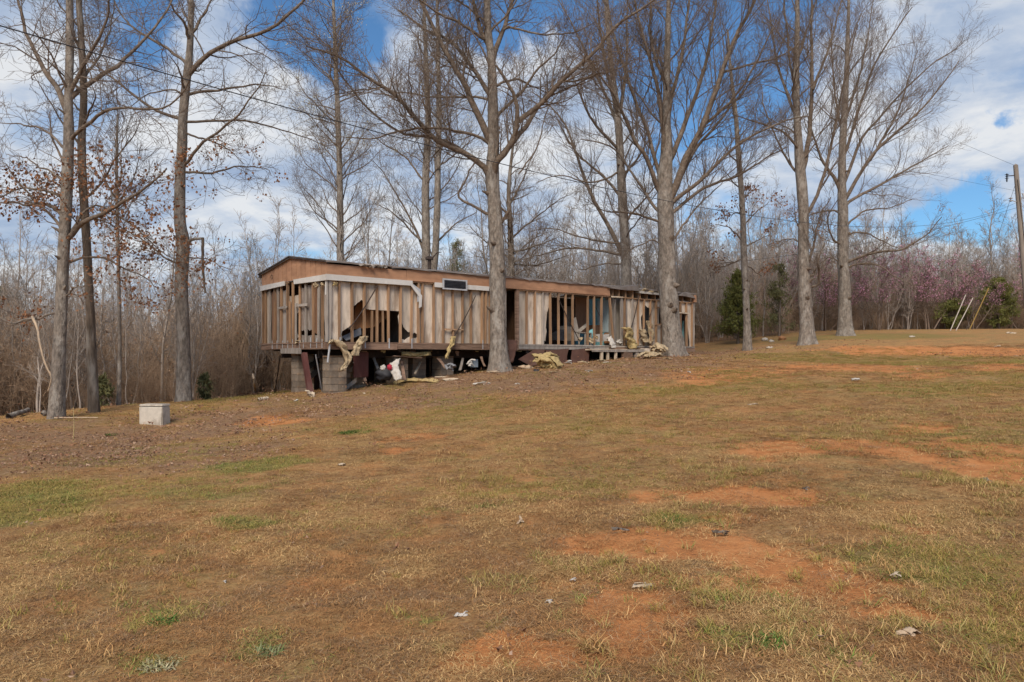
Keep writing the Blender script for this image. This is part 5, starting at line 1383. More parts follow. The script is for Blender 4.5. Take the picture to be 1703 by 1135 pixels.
tree('forked_tree', 'massive bare tree with many rising limbs at the far end of the home', 'tree', G_NEAR, 29.8,
     [(1121, 591, 37), (1118, 560, 33), (1114, 520, 31), (1111, 480, 30), (1109, 438, 29), (1107, 351, 28), (1106, 289, 24), (1109, 248, 19), (1108, 186, 14), (1109, 124, 11), (1111, 41, 9), (1112, 0, 7), (1114, -120, 6), (1116, -240, 3)],
     [([(1112, 335), (1124, 314), (1140, 264), (1161, 219), (1182, 161), (1202, 103), (1223, 54), (1248, 0), (1265, -50)], 14, 4, -.1), ([(1110, 275), (1120, 256), (1140, 198), (1157, 153), (1175, 80), (1188, 10), (1195, -50)], 10, 3, .2),
      ([(1116, 340), (1126, 330), (1165, 301), (1215, 248), (1256, 219), (1297, 202), (1340, 190)], 8, 2, -.3), ([(1116, 356), (1128, 347), (1173, 310), (1231, 289), (1268, 264), (1305, 244)], 7, 2, .3), ([(1102, 325), (1093, 310), (1074, 264), (1041, 206), (1021, 157), (1000, 128), (980, 90)], 9, 2.5, -.3),
      ([(1103, 310), (1097, 289), (1078, 215), (1054, 144), (1033, 83), (1020, 30), (1010, -30)], 8, 3, .1), ([(1105, 265), (1101, 248), (1095, 165), (1078, 103), (1055, 30), (1040, -30)], 9, 3, -.2), ([(1110, 200), (1122, 140), (1136, 75), (1150, 0), (1160, -60)], 8, 3, .2),
      ([(1099, 355), (1089, 343), (1058, 297), (1025, 248), (1000, 235), (970, 228)], 6, 2, .3), ([(1114, 400), (1124, 392), (1144, 363), (1173, 326), (1200, 300)], 5, 1.5, .3), ([(1196, 124), (1206, 118), (1256, 103), (1297, 87), (1330, 60)], 5, 1.5, -.2), ([(1109, 150), (1090, 80), (1085, 20), (1082, -40)], 7, 2.5, -.1),
      ([(1130, 300), (1160, 250), (1200, 200), (1250, 140), (1290, 90)], 7, 2, .2), ([(1162, 215), (1192, 190), (1230, 150), (1262, 90), (1290, 30)], 6, 2, -.3), ([(1098, 370), (1060, 350), (1020, 345), (985, 330)], 5, 1.5, -.4), ([(1100, 405), (1080, 400), (1050, 415), (1030, 440)], 3, 1.2, -.4)],
     110, dict(UPR, c1=26), auto=12, auto_t=(.45, .95), auto_len=(3, 6), auto_ang=(25, 50), flare=.9)
tree('slender_oak', 'slender trunk with a few rusty leaves beyond the far end of the home', 'tree', G_NEAR, 35,
     [(1244, 583, 15), (1242, 530, 12), (1240, 480, 11), (1237, 420, 10), (1235, 351, 9.5), (1229, 268, 8.5), (1223, 186, 7), (1215, 116, 5), (1210, 50, 3)],
     [([(1236, 400), (1210, 380), (1185, 375)], 3), ([(1236, 430), (1205, 440), (1180, 450)], 3), ([(1237, 410), (1262, 395), (1285, 385)], 3), ([(1236, 375), (1262, 350), (1280, 335)], 3), ([(1238, 440), (1255, 455), (1270, 465)], 3)],
     111, FINE, auto=14, auto_t=(.4, 1), auto_len=(1.2, 2.6), auto_ang=(40, 70), leaves=(560, (300, 480)), leaf_size=(.08, .13))
tree('tall_tree', 'straight pale trunk with upright limbs, nearer of the pair on the rise', 'tree', G_NEAR, 34,
     [(1343, 573, 26), (1341, 530, 22), (1338, 480, 20), (1336, 438, 18), (1336, 351, 17), (1330, 268, 16), (1326, 206, 12), (1324, 124, 10), (1326, 41, 8), (1326, -60, 5), (1328, -160, 3)],
     [([(1333, 290), (1340, 262), (1347, 186), (1351, 103), (1351, 20), (1352, -50)], 10, 3, .1), ([(1340, 360), (1350, 340), (1367, 300), (1384, 231), (1396, 165), (1410, 100), (1425, 40)], 7, 2, -.2), ([(1334, 260), (1326, 248), (1297, 219), (1248, 198), (1210, 185)], 5, 1.5, -.3),
      ([(1336, 300), (1300, 250), (1270, 190), (1262, 140)], 5, 1.5, .3), ([(1326, 200), (1300, 130), (1285, 60), (1275, 0)], 6, 2, .2), ([(1326, 160), (1310, 100), (1305, 30), (1300, -30)], 5, 2, -.2), ([(1342, 440), (1352, 405), (1362, 370), (1385, 325)], 5, 1.5, -.4), ([(1336, 410), (1322, 400), (1300, 405), (1275, 412)], 3, 1.2, .3),
      ([(1340, 462), (1352, 458), (1358, 440)], 6, 2, -.3), ([(1345, 478), (1362, 470), (1358, 430), (1375, 390)], 5, 1.2, -.4), ([(1332, 385), (1322, 360), (1320, 335)], 3, 1.2, -.2), ([(1324, 110), (1345, 50), (1365, -10)], 5, 2, .2), ([(1352, 150), (1372, 90), (1390, 30), (1400, -20)], 5, 2, .2)],
     112, dict(UPR, c1=24), auto=12, auto_t=(.4, .95), auto_len=(2.5, 5), auto_ang=(25, 50), leaves=(100, (330, 420)), flare=1.0)
tree('fan_tree', 'wide fan crowned bare tree, right of the pair on the rise', 'tree', G_NEAR, 39,
     [(1407, 557, 24), (1405, 520, 20), (1404, 470, 19), (1402, 430, 18), (1402, 351, 16), (1400, 314, 14), (1402, 227, 11), (1407, 144, 9), (1410, 60, 6), (1412, -20, 4), (1413, -90, 3)],
     [([(1404, 335), (1413, 322), (1446, 268), (1487, 231), (1537, 186), (1578, 136), (1597, 104)], 7, 1.5, -.1), ([(1404, 345), (1413, 334), (1467, 305), (1528, 272), (1578, 244)], 6, 1.3, .2), ([(1404, 305), (1412, 283), (1433, 231), (1475, 182), (1516, 136), (1557, 99), (1585, 80)], 6, 1.5, .2),
      ([(1403, 260), (1410, 240), (1429, 178), (1454, 103), (1487, 50), (1516, 10)], 6, 1.5, -.3), ([(1400, 325), (1392, 305), (1371, 272), (1355, 235), (1345, 200)], 8, 2, -.1), ([(1405, 440), (1413, 434), (1454, 417), (1495, 413), (1533, 388), (1560, 360)], 6, 1.3, -.5), ([(1405, 450), (1420, 440), (1460, 440), (1490, 460), (1520, 475)], 4, 1, -.4),
      ([(1406, 200), (1425, 130), (1440, 60), (1450, 0)], 5, 1.5, .2), ([(1404, 240), (1390, 170), (1380, 100), (1375, 30)], 5, 1.5, .2), ([(1404, 380), (1440, 350), (1480, 345), (1520, 330)], 4, 1.2, .3), ([(1402, 360), (1385, 350), (1350, 355), (1310, 370)], 4, 1.2, .4), ([(1402, 395), (1430, 385), (1470, 400), (1500, 415)], 3.5, 1.2, -.3),
      ([(1400, 440), (1380, 430), (1360, 445)], 3, 1.2, .2), ([(1404, 410), (1385, 395), (1378, 365), (1395, 335)], 4, 1.3, -.5), ([(1446, 268), (1480, 210), (1510, 140), (1530, 80)], 5, 1.3, .1)],
     113, dict(UPR, c1=24, full=8), auto=8, auto_t=(.4, .95), auto_len=(3, 5), auto_ang=(25, 50), leaves=(60, (360, 440)), flare=1.0)


# ------------------------------------------------------------------ young wood behind
def sapling(seed, H, kind='up'):
    r = np.random.default_rng(seed); T = Tubes(); n = 12
    sway = np.cumsum(r.normal(size=(n, 2)) * H * .009, axis=0)
    P = np.concatenate([sway, np.linspace(-.2, H, n)[:, None]], 1)
    rad = .0075 * H * r.uniform(.75, 1.15)
    R = np.maximum(rad * (1 - .9 * np.linspace(0, 1, n)), .006)
    T.add(P, R, 5); P0, R0 = [P], [R]
    if kind == 'multi':
        for k in range(r.integers(2, 4)):
            d = unit(np.array([[r.normal() * .3, r.normal() * .3, 1]])); p, q = grow(np.array([[r.normal() * .1, r.normal() * .1, -.2]]), d, np.array([H * r.uniform(.6, .95)]), np.array([rad * .8]), n - 1, .06, (0, 0, .03), r, .006)
            T.add(p, q, 5); P0.append(p[0]); R0.append(q[0])
    A, B = np.array(P0), np.array(R0)
    S, D, rp, t, pa = spawn(A, B, 26, r, .18, 1, (30, 62), .2, np.full(len(A), .9))
    L = H * .24 * (1.15 - .85 * t) * r.uniform(.5, 1.3, len(t)) * np.where(t < .35, .7, 1)
    P1, R1 = grow(S, D, L, np.clip(rp * .45, .007, .03), 5, .12, (0, 0, .06), r, .006)
    T.add(P1, R1, 3)
    S, D, rp, t, pa = spawn(P1, R1, 5, r, .15, 1, (25, 60), .15)
    P2, R2 = grow(S, D, L[pa] * .42 * (1.1 - .5 * t) * r.uniform(.5, 1.3, len(t)), np.full(len(t), .0075), 3, .15, (0, 0, .04), r, .0055)
    T.add(P2, R2, 3)
    S, D, rp, t, pa = spawn(P2, R2, 2, r, .2, 1, (25, 60), .1)
    P3, R3 = grow(S, D, np.full(len(t), .26) * r.uniform(.5, 1.4, len(t)), np.full(len(t), .006), 1, .15, (0, 0, .04), r, .005)
    T.add(P3, R3, 3)
    return T, P1, P2, P3


SAPS = []
for k in range(12):
    T, *_ = sapling(500 + k, 8.0, 'multi' if k % 3 == 2 else 'up'); SAPS.append(T.mesh('young_tree', SAPB))


def brush(seed, H=2.5, mat=BRUSHB):
    r = np.random.default_rng(seed); T = Tubes(); N = 30
    S = np.concatenate([r.normal(size=(N, 2)) * .5, np.full((N, 1), -.1)], 1); D = unit(np.concatenate([r.normal(size=(N, 2)) * .2, np.ones((N, 1))], 1))
    L = H * r.uniform(.5, 1.2, N); P, R = grow(S, D, L, np.full(N, .0075), 7, .09, (0, 0, .02), r, .004); T.add(P, R, 3)
    S, D, rp, t, pa = spawn(P, R, 7, r, .2, 1, (25, 70), .1)
    P1, R1 = grow(S, D, L[pa] * .33 * r.uniform(.5, 1.2, len(t)), np.full(len(t), .005), 3, .15, (0, 0, .03), r, .0035); T.add(P1, R1, 3)
    S, D, rp, t, pa = spawn(P1, R1, 3, r, .2, 1, (25, 70), .1)
    P2, R2 = grow(S, D, np.full(len(t), .25) * r.uniform(.5, 1.2, len(t)), np.full(len(t), .004), 1, .2, (0, 0, .0), r, .0035); T.add(P2, R2, 3)
    V, Q = T.data()
    nl = r.integers(20, 90) if seed % 2 else 10
    pts = P1.reshape(-1, 3)[r.integers(0, P1.shape[0] * P1.shape[1], nl)] * np.array([1, 1, .8])
    v, t3 = leaf_quads(pts, r, (.05, .09)); n0 = len(V)
    me = fast_mesh('brush', np.concatenate([V, v]), Q, t3 + n0, [mat, OAKLEAF], False, np.concatenate([np.zeros(len(Q), int), np.ones(len(t3), int)]))
    return me


def make_woods():
    r = np.random.default_rng(77)
    # candidates through the wood; the nearest 300 in view stand singly, the rest as one mass
    n = 8500; x = r.uniform(-75, 62, n); y = r.uniform(17, 105, n); ff = forest_front(x)
    d = y - ff
    ok = (d > .3) & (np.abs(x) < y * .80 + 3) & (r.uniform(0, 1, n) < np.clip(1.0 - d / 75, .22, 1))
    x, y, d = x[ok], y[ok], d[ok]
    # keep clear of the home
    uv = np.stack([(x - PN[0]) * EU[0] + (y - PN[1]) * EU[1], (x - PN[0]) * EV[0] + (y - PN[1]) * EV[1]], 1)
    ok = ~((uv[:, 0] > -1.5) & (uv[:, 0] < HL + 2) & (uv[:, 1] > -6) & (uv[:, 1] < HW + 3)); x, y, d = x[ok], y[ok], d[ok]
    pxs = x / y * F + CX
    # top of the wood as seen: lower at the left, taller to the right of the home
    H = np.interp(x, [-40, -12, 0, 15, 40], [6.4, 5.8, 7.4, 7.2, 6.6]) * r.uniform(.55, 1.18, len(x)) * np.where(r.uniform(0, 1, len(x)) < .12, 1.35, 1)
    H *= np.clip(.6 + d / 6, .6, 1)
    z = gh(x, y)
    order = np.argsort(y + r.normal(size=len(x)) * 3)
    near = order[:285]; far = order[285:]
    labs = ['thin grey young tree in the bare wood left of the home', 'thin grey young tree in the bare wood behind the home', 'thin grey young tree in the bare wood beyond the rise']
    for i in near:
        o = bpy.data.objects.new('young_tree', SAPS[r.integers(12)]); COL.objects.link(o)
        s = H[i] / 8.0; w = s * r.uniform(.8, 1.3); o.scale = (w, w, s); o.rotation_euler = (r.normal() * .04, r.normal() * .04, r.uniform(0, 6.28)); o.location = (x[i], y[i], z[i])
        k = 0 if pxs[i] < 435 else (1 if pxs[i] < 1160 else 2)
        tag(o, labs[k], 'young tree', ['young trees in the wood to the left', 'young trees in the wood behind the home', 'young trees in the wood beyond the rise'][k])
    s = H[far] / 8.0; w = s * r.uniform(.8, 1.3, len(far))
    scatter('distant_woods', np.stack([x[far], y[far], z[far]], 1), np.stack([r.normal(size=len(far)) * .04, r.normal(size=len(far)) * .04, r.uniform(0, 6.28, len(far))], 1), np.stack([w, w, s], 1), r.integers(0, 12, len(far)), SAPS,
            'grey bare winter wood closing off the field on all sides', 'woods')
    BR = [brush(600 + k) for k in range(8)]
    n = 5200; x = r.uniform(-45, 60, n); y = r.uniform(16, 75, n); d = y - forest_front(x)
    ok = (d > -.5 + vnoise(x, y, 2, 5)) & (d < 22) & (np.abs(x) < y * .78 + 2) & (r.uniform(0, 1, n) < np.clip(1 - d / 30, .3, 1)); x, y, d = x[ok], y[ok], d[ok]
    uv = np.stack([(x - PN[0]) * EU[0] + (y - PN[1]) * EU[1], (x - PN[0]) * EV[0] + (y - PN[1]) * EV[1]], 1)
    ok = ~((uv[:, 0] > -1) & (uv[:, 0] < HL + 1) & (uv[:, 1] > -6) & (uv[:, 1] < HW + 1.5)); x, y, d = x[ok], y[ok], d[ok]
    s = r.uniform(.45, 1.2, len(x)) * np.clip(.5 + d / 5, .5, 1.25)
    scatter('undergrowth', np.stack([x, y, gh(x, y)], 1), np.stack([x * 0, x * 0, r.uniform(0, 6.28, len(x))], 1), np.stack([s, s, s * r.uniform(.7, 1.5, len(x))], 1), r.integers(0, 8, len(x)), BR,
            'tangled brown brush and brambles filling the edge of the wood', 'undergrowth')


def evergreen(name, px, py, Y, Hm, Wm, seed, label, cat='evergreen', mat=CEDAR, dense=1.0, shape='cone'):
    r = np.random.default_rng(seed); b = ray(px, py, Y); zg = float(gh(b[:1], b[1:2])[0])
    root = empty(name, (b[0], b[1], zg), label, cat)
    T = Tubes(); P = np.array([[b[0], b[1], zg - .1], [b[0] + .04, b[1], zg + Hm * .5], [b[0], b[1], zg + Hm * .97]]); T.add(P, np.array([.03 * Hm ** .8, .016 * Hm ** .8, .008]), 6)
    n = int(150 * dense + 15); t = np.sort(r.uniform(.06, 1, n))
    S = np.stack([np.full(n, b[0]), np.full(n, b[1]), zg + Hm * t], 1); az = r.uniform(0, 6.28, n)
    prof = (1 - t) ** .8 if shape == 'cone' else np.sin(np.clip(t * .9 + .12, 0, 1) * np.pi) ** .7
    L = Wm / 2 * (.1 + .95 * prof) * r.uniform(.55, 1.2, n)
    D = unit(np.stack([np.cos(az), np.sin(az), r.uniform(.15, .75, n)], 1))
    PB, RB = grow(S, D, L, np.full(n, .014), 5, .12, (0, 0, .02), r, .006); T.add(PB, RB, 3)
    link('trunk', T.mesh('trunk', BARK_D), root)
    m = int(12000 * dense); bi = r.integers(0, n, m); q = r.uniform(.25, 1, m) ** .7; f = q * 5; i = np.clip(f.astype(int), 0, 4); w = (f - i)[:, None]
    pts = PB[bi, i] * (1 - w) + PB[bi, i + 1] * w + r.normal(size=(m, 3)) * (.025 + .018 * Wm)
    v, tt = leaf_quads(pts, r, (.08, .2), False, (.10, .20))
    o = link('foliage', fast_mesh('foliage', v, None, tt, [mat], False), root); o['kind'] = 'stuff'


CEDAR2 = simple_mat('thin_pine_green', (0.135, 0.130, 0.055), 0.4, 4, (1, 1, 1), 0.9, 0, (0.15, 0.13, 0.06), 0.4)
evergreen('cedar_tree', 1227, 572, 40, 3.7, 2.9, 201, 'dense green cedar beyond the far end of the home')
evergreen('cedar_tree', 1296, 566, 43, 4.1, 3.0, 202, 'dark thin cedar between the slender oak and the straight pale trunk', mat=CEDAR2, dense=.22)
evergreen('cedar_tree', 1661, 552, 48, 3.1, 2.5, 203, 'rounded dark cedar behind the yellow guy marker', shape='round')
evergreen('cedar_tree', 1585, 545, 48, 1.7, 2.2, 204, 'low dark juniper bush behind the white guy markers', shape='round', dense=.5)
evergreen('pine_sapling', 405, 615, 31, 2.4, 1.5, 206, 'small olive pine in the brush left of the gable', mat=CEDAR2, dense=.3, shape='round')
evergreen('pine_sapling', 172, 682, 21, .8, .45, 207, 'little green shrub at the foot of the dark slender trunk', mat=CEDAR2, dense=.045, shape='round')
evergreen('pine_sapling', 341, 662, 23, .7, .45, 208, 'little green shrub right of the tall crooked trunk', mat=CEDAR2, dense=.04, shape='round')
evergreen('pine_tree', 760, 570, 62, 10.4, 5.0, 209, 'distant green pine behind the roof between twin stems and huge tree', mat=CEDAR2, dense=.8)
evergreen('pine_tree', 4, 640, 42, 6.6, 4, 210, 'distant dull pine at the left end of the wood', mat=CEDAR2, dense=.6, shape='round')


def redbud(px, py, Y, H, seed, label, bloom=1.0):
    r = np.random.default_rng(seed); b = ray(px, py, Y); zg = float(gh(b[:1], b[1:2])[0])
    root = empty('redbud_tree', (b[0], b[1], zg), label, 'redbud', 'pink blossoming redbuds')
    T, P1, P2, P3 = sapling(seed, H, 'multi'); V, Q = T.data(); V = V * np.array([1.5, 1.5, 1]) + np.array([b[0], b[1], zg])
    link('trunk', fast_mesh('trunk', V, Q, None, [TWIG_D]), root)
    src = np.concatenate([P2.reshape(-1, 3), P3.reshape(-1, 3)]); src = src[src[:, 2] > H * .35]
    pts = (src[r.integers(0, len(src), int(2100 * bloom))] + r.normal(size=(int(2100 * bloom), 3)) * .04) * np.array([1.5, 1.5, 1]) + np.array([b[0], b[1], zg])
    v, t = leaf_quads(pts, r, (.035, .065), False); o = link('blossom', fast_mesh('blossom', v, None, t, [BLOOM], False), root); o['kind'] = 'stuff'


RB = [(1325, 548, 52, 5.4, .8, 'redbud with pink haze between slender oak and straight pale trunk'), (1368, 548, 50, 4.6, .6, 'redbud showing between the pair of trunks on the rise'), (1462, 545, 50, 5.0, 1, 'redbud just right of the fan crowned tree'), (1500, 545, 52, 5.4, 1.2, 'tall bright redbud left of the white guy markers'),
      (1545, 545, 51, 5.2, 1.2, 'bright redbud straight behind the white guy markers'), (1580, 545, 53, 4.8, 1, 'redbud between the white and yellow guy markers'), (1618, 545, 50, 4.2, .8, 'low redbud left of the rounded dark cedar'), (1698, 545, 52, 5.3, 1.2, 'redbud at the right end behind the utility pole'), (1420, 548, 54, 5.2, .6, 'dim redbud behind the fan crowned trunk'), (1290, 550, 55, 5.0, .35, 'faint redbud behind the thin dark cedar'),
      (1185, 560, 56, 5.0, .2, 'sparse redbud behind the dense green cedar')]
for k, (px, py, Y, H, bl, lab) in enumerate(RB): redbud(px, py, Y - 3.0, H, 700 + k, lab, bl)
# taller bare trees standing out of the wood
TT = [(1655, 555, 55, 345, 'bushy topped bare tree rising beside the utility pole'), (1598, 555, 62, 360, 'thin twin bare tree left of the bushy topped bare tree'), (1478, 555, 62, 300, 'tall thin bare tree behind the fan tree limbs'), (1500, 555, 58, 330, 'bare tree just right of the tall thin bare tree'),
      (1285, 560, 60, 290, 'tall grey bare tree behind the slender oak'), (1180, 560, 60, 330, 'grey bare tree just beyond the forked tree'), (610, 560, 55, 300, 'slim bare tree right of the pale budding tree'), (960, 560, 60, 380, 'grey bare tree behind the roof at mid length'),
      (900, 560, 62, 350, 'grey bare tree behind the roof beside the many branched tree'), (1078, 560, 48, 330, 'thin bare stem between the two big far trees'), (30, 640, 40, 330, 'bare tree in the wood left of the leftmost oak'), (250, 640, 45, 400, 'bare tree in the wood left of the crooked trunk'), (660, 560, 58, 380, 'bare tree low behind the torn eave'), (1230, 560, 64, 350, 'far grey tree behind the dense cedar')]
for k, (px, py, Y, ytop, lab) in enumerate(TT):
    b = ray(px, py, Y); zg = float(gh(b[:1], b[1:2])[0]); H = EYE + (HY - ytop) / F * Y - zg
    T, *_ = sapling(800 + k, H, 'multi' if k in (0, 1, 3) else 'up')
    o = link('bare_tree', T.mesh('bare_tree', SAPB)); o.location = (b[0], b[1], zg); tag(o, lab, 'tree', 'taller bare trees in the wood')
make_woods()
make_grass()
# ------------------------------------------------------------------ utility pole, cables, markers
Yp = 46.0
pole = empty('utility_pole', tuple(np.array([ray(1712, 560, Yp)[0], Yp, float(gz(ray(1712, 560, Yp)[0], Yp))])), 'weathered wooden utility pole with insulators at the edge of the rise', 'utility pole')
pb = np.array(pole.location); ptop = ray(1689, 275, Yp); pd = unit(ptop - pb)
T = Tubes(); T.add(np.stack([pb + (ptop - pb) * q for q in np.linspace(-.03, 1, 9)]), np.linspace(.19, .13, 9), 12); link('shaft', T.mesh('shaft', POLEM), pole)
T = Tubes(); T.add(np.array([ptop - [0, 0, .02], ptop + [0, 0, .02]]), np.array([.135, .10]), 12); T.add(np.array([ptop + [0, 0, .01], ptop + [0, 0, .08]]), np.array([.1, .02]), 12); link('cap', T.mesh('cap', POLEM), pole)
def pix(px, py): return ray(px, py, Yp)
T = Tubes(); T.add(np.array([pix(1691, 292), pix(1683, 292.5), pix(1675, 293)]), np.full(3, .03), 6); link('bracket', T.mesh('bracket', STEEL), pole)
T = Tubes()
for k, y in enumerate((290, 293, 296, 299)): T.add(np.array([pix(1674.5, y), pix(1674.5, y + .8), pix(1674.5, y + 1.6)]), np.array([.03, (.13, .10, .12, .07)[k], .03]), 10)
T.add(np.array([pix(1674.5, 289), pix(1674.5, 303)]), np.full(2, .035), 6); link('cutout_insulator', T.mesh('cutout_insulator', DARKC), pole)
T = Tubes(); T.add(np.array([pix(1695, 335), pix(1688, 335.5), pix(1684, 334)]), np.full(3, .025), 6)
for y in (329, 333): T.add(np.array([pix(1681, y), pix(1681, y + 1), pix(1681, y + 2.5)]), np.array([.05, .13, .05]), 10)
T.add(np.array([pix(1684, 334), pix(1681, 336), pix(1681, 328)]), np.full(3, .025), 6); link('lower_insulator', T.mesh('lower_insulator', GALV), pole)
T = Tubes(); T.add(np.array([pix(1699, 322), pix(1702, 322), pix(1703, 330)]), np.full(3, .06), 6); link('step_box', T.mesh('step_box', GALV), pole)
T = Tubes(); T.add(np.stack([pix(1694 + k * 2.2, 300 + k * 20) + [-.17, -.17, 0] for k in range(8)]), np.full(8, .018), 5); link('ground_wire', T.mesh('ground_wire', WIREM), pole)


def cable(name, P0, P1, sag, r, label, n=40):
    P0 = np.array(P0, float); P1 = np.array(P1, float); q = np.linspace(0, 1, n)
    P = P0 + (P1 - P0) * q[:, None]; P[:, 2] -= sag * 4 * q * (1 - q)
    T = Tubes(); T.add(P, np.full(n, r), 6); thing_mesh(name, T.mesh(name, WIREM), WIREM, label, 'cable')


cable('service_cable', ray(-330, -55, 7.2), pix(1693, 336), 2.0, .0075, 'thick black service cable crossing overhead from the left to the pole')
cable('power_line', pix(1689, 276), ray(1230, 60, 70), .4, .008, 'thin power line leaving the top of the pole behind the fan tree')
cable('telephone_line', pix(1694, 345), ray(1180, 440, 40), .45, .010, 'low telephone line slanting from the pole toward the home')
cable('neutral_line', pix(1692, 318), ray(1150, 180, 75), .6, .007, 'thin neutral line running back from the pole')
cable('guy_wire', pix(1691, 300), ray(1606, 552, 45), .02, .010, 'guy wire slanting down from the pole to the yellow marker')
for (a, b, m, lab) in (((1606, 491), (1579, 551), WHITEP, 'left of two slanting white guy markers'), ((1618, 496), (1588, 551), WHITEP, 'right of two slanting white guy markers'), ((1644, 480), (1611, 546), YELLOW, 'yellow slanting guy marker near the dark cedar')):
    P1 = ray(b[0], b[1], 44.5); P1[2] = min(P1[2], float(gz(P1[0], P1[1])) + .02); P0 = ray(a[0], a[1], 44.7)
    T = rod(P1 - [0, 0, .1], P0, .027, 10); T.add(np.array([P0, P0 + unit(P0 - P1) * .03]), np.array([.027, .01]), 10); thing_mesh('guy_marker', T.mesh('guy_marker', m), m, lab, 'guy marker', 'guy wire markers')

# ------------------------------------------------------------------ concrete well box
c = gpt(249, 709); bw, bd, bh = .60, .32, .49
import bmesh
def bev_box(sx, sy, sz, bev, seed=0, jit=.0):
    bm = bmesh.new(); bmesh.ops.create_cube(bm, size=1)
    for v in bm.verts: v.co = Vector((v.co.x * sx, v.co.y * sy, (v.co.z + .5) * sz))
    bmesh.ops.bevel(bm, geom=bm.edges[:], offset=bev, segments=2, affect='EDGES')
    for v in bm.verts: v.co += Vector([random.gauss(0, jit) for _ in range(3)])
    me = bpy.data.meshes.new('box'); bm.to_mesh(me); bm.free(); return me
wb = empty('concrete_box', (c[0], c[1] + .25, c[2]), 'pale square concrete well box alone in the leaves at the left', 'concrete box')
me = bev_box(bw, bd, bh, .02, 1, .007); me.materials.append(CONC); o = bpy.data.objects.new('body', me); COL.objects.link(o); o.parent = wb; o.location = (0, 0, -.06); o.rotation_euler = (0, 0, math.radians(-9))
me = bev_box(bw - .004, bd - .004, .045, .012, 2, .003); me.materials.append(CONC); o = bpy.data.objects.new('lid', me); COL.objects.link(o); o.parent = wb; o.location = (0, 0, bh - .058); o.rotation_euler = (0, 0, math.radians(-9))

# ------------------------------------------------------------------ broken wood at the wood edge
def stick(name, pts, r0, r1, mat, label, cat='branch', group=None):
    P, R = resample(np.array(pts), np.linspace(r0, r1, len(pts)), 18); P[:, :] += RNG.normal(size=P.shape) * r0 * .12
    T = Tubes(); T.add(P, R, 7); return thing_mesh(name, T.mesh(name, mat), mat, label, cat, group)
stick('broken_branch', [ray(53, 527, 17.5), ray(62, 545, 17.4), ray(66, 570, 17.3), ray(77, 610, 17.3), ray(86, 628, 17.3), ray(80, 650, 17.4)], .032, .014, LOGM, 'pale freshly snapped branch hanging beside the leftmost oak')
stick('broken_branch', [ray(60, 530, 17.5), ray(40, 532, 17.5), ray(20, 538, 17.4), ray(-5, 525, 17.3)], .03, .012, BARK, 'grey stub branch the snapped pale one hangs from')
stick('snapped_branch', [ray(311, 404, 21.7), ray(322, 398, 21.6), ray(337, 397, 21.5)], .05, .035, BARK, 'short grey stub bent off the tall crooked trunk')
stick('snapped_branch', [ray(337, 396, 21.5), ray(337, 421, 21.5), ray(338.5, 460, 21.5), ray(341, 488, 21.5)], .045, .03, BARK_D, 'dark snapped branch hanging straight down by the crooked trunk')
stick('fallen_log', [gpt(14, 699, .06), gpt(32, 695, .09), gpt(47, 690, .12)], .07, .05, BARK, 'grey log end lying left of the leftmost oak', 'log')
stick('fallen_branch', [gpt(90, 698, .03), gpt(120, 697, .04), gpt(163, 698, .03)], .02, .012, LOGM, 'long pale stick on the ground right of the leftmost oak')
stick('fallen_branch', [gpt(352, 660, .06), gpt(368, 657, .09), gpt(385, 652, .12)], .035, .02, BARK, 'grey fallen branch right of the tall crooked trunk')
stick('dead_stalk', [gpt(122, 735, -.02), ray(123, 705, gpt(122, 735)[1]), ray(122, 678, gpt(122, 735)[1])], .011, .006, INSUL, 'straw coloured dead stalk standing left of the concrete box', 'stalk')
stick('pale_stump', [gpt(426, 655, -.05), ray(423, 640, 25.5), ray(420, 622, 25.5)], .05, .03, LOGM, 'pale splintered stump left of the gable', 'stump')
stick('fallen_log', [gpt(72, 693, .07), gpt(78, 692, .07)], .07, .06, BARK_D, 'dark short log end tucked behind the leftmost oak', 'log')
stick('stone_log', [gpt(430, 668, .03), gpt(446, 665, .05)], .05, .04, PALEWOOD, 'tan wood scrap on the leaves left of the gable piers', 'wood')

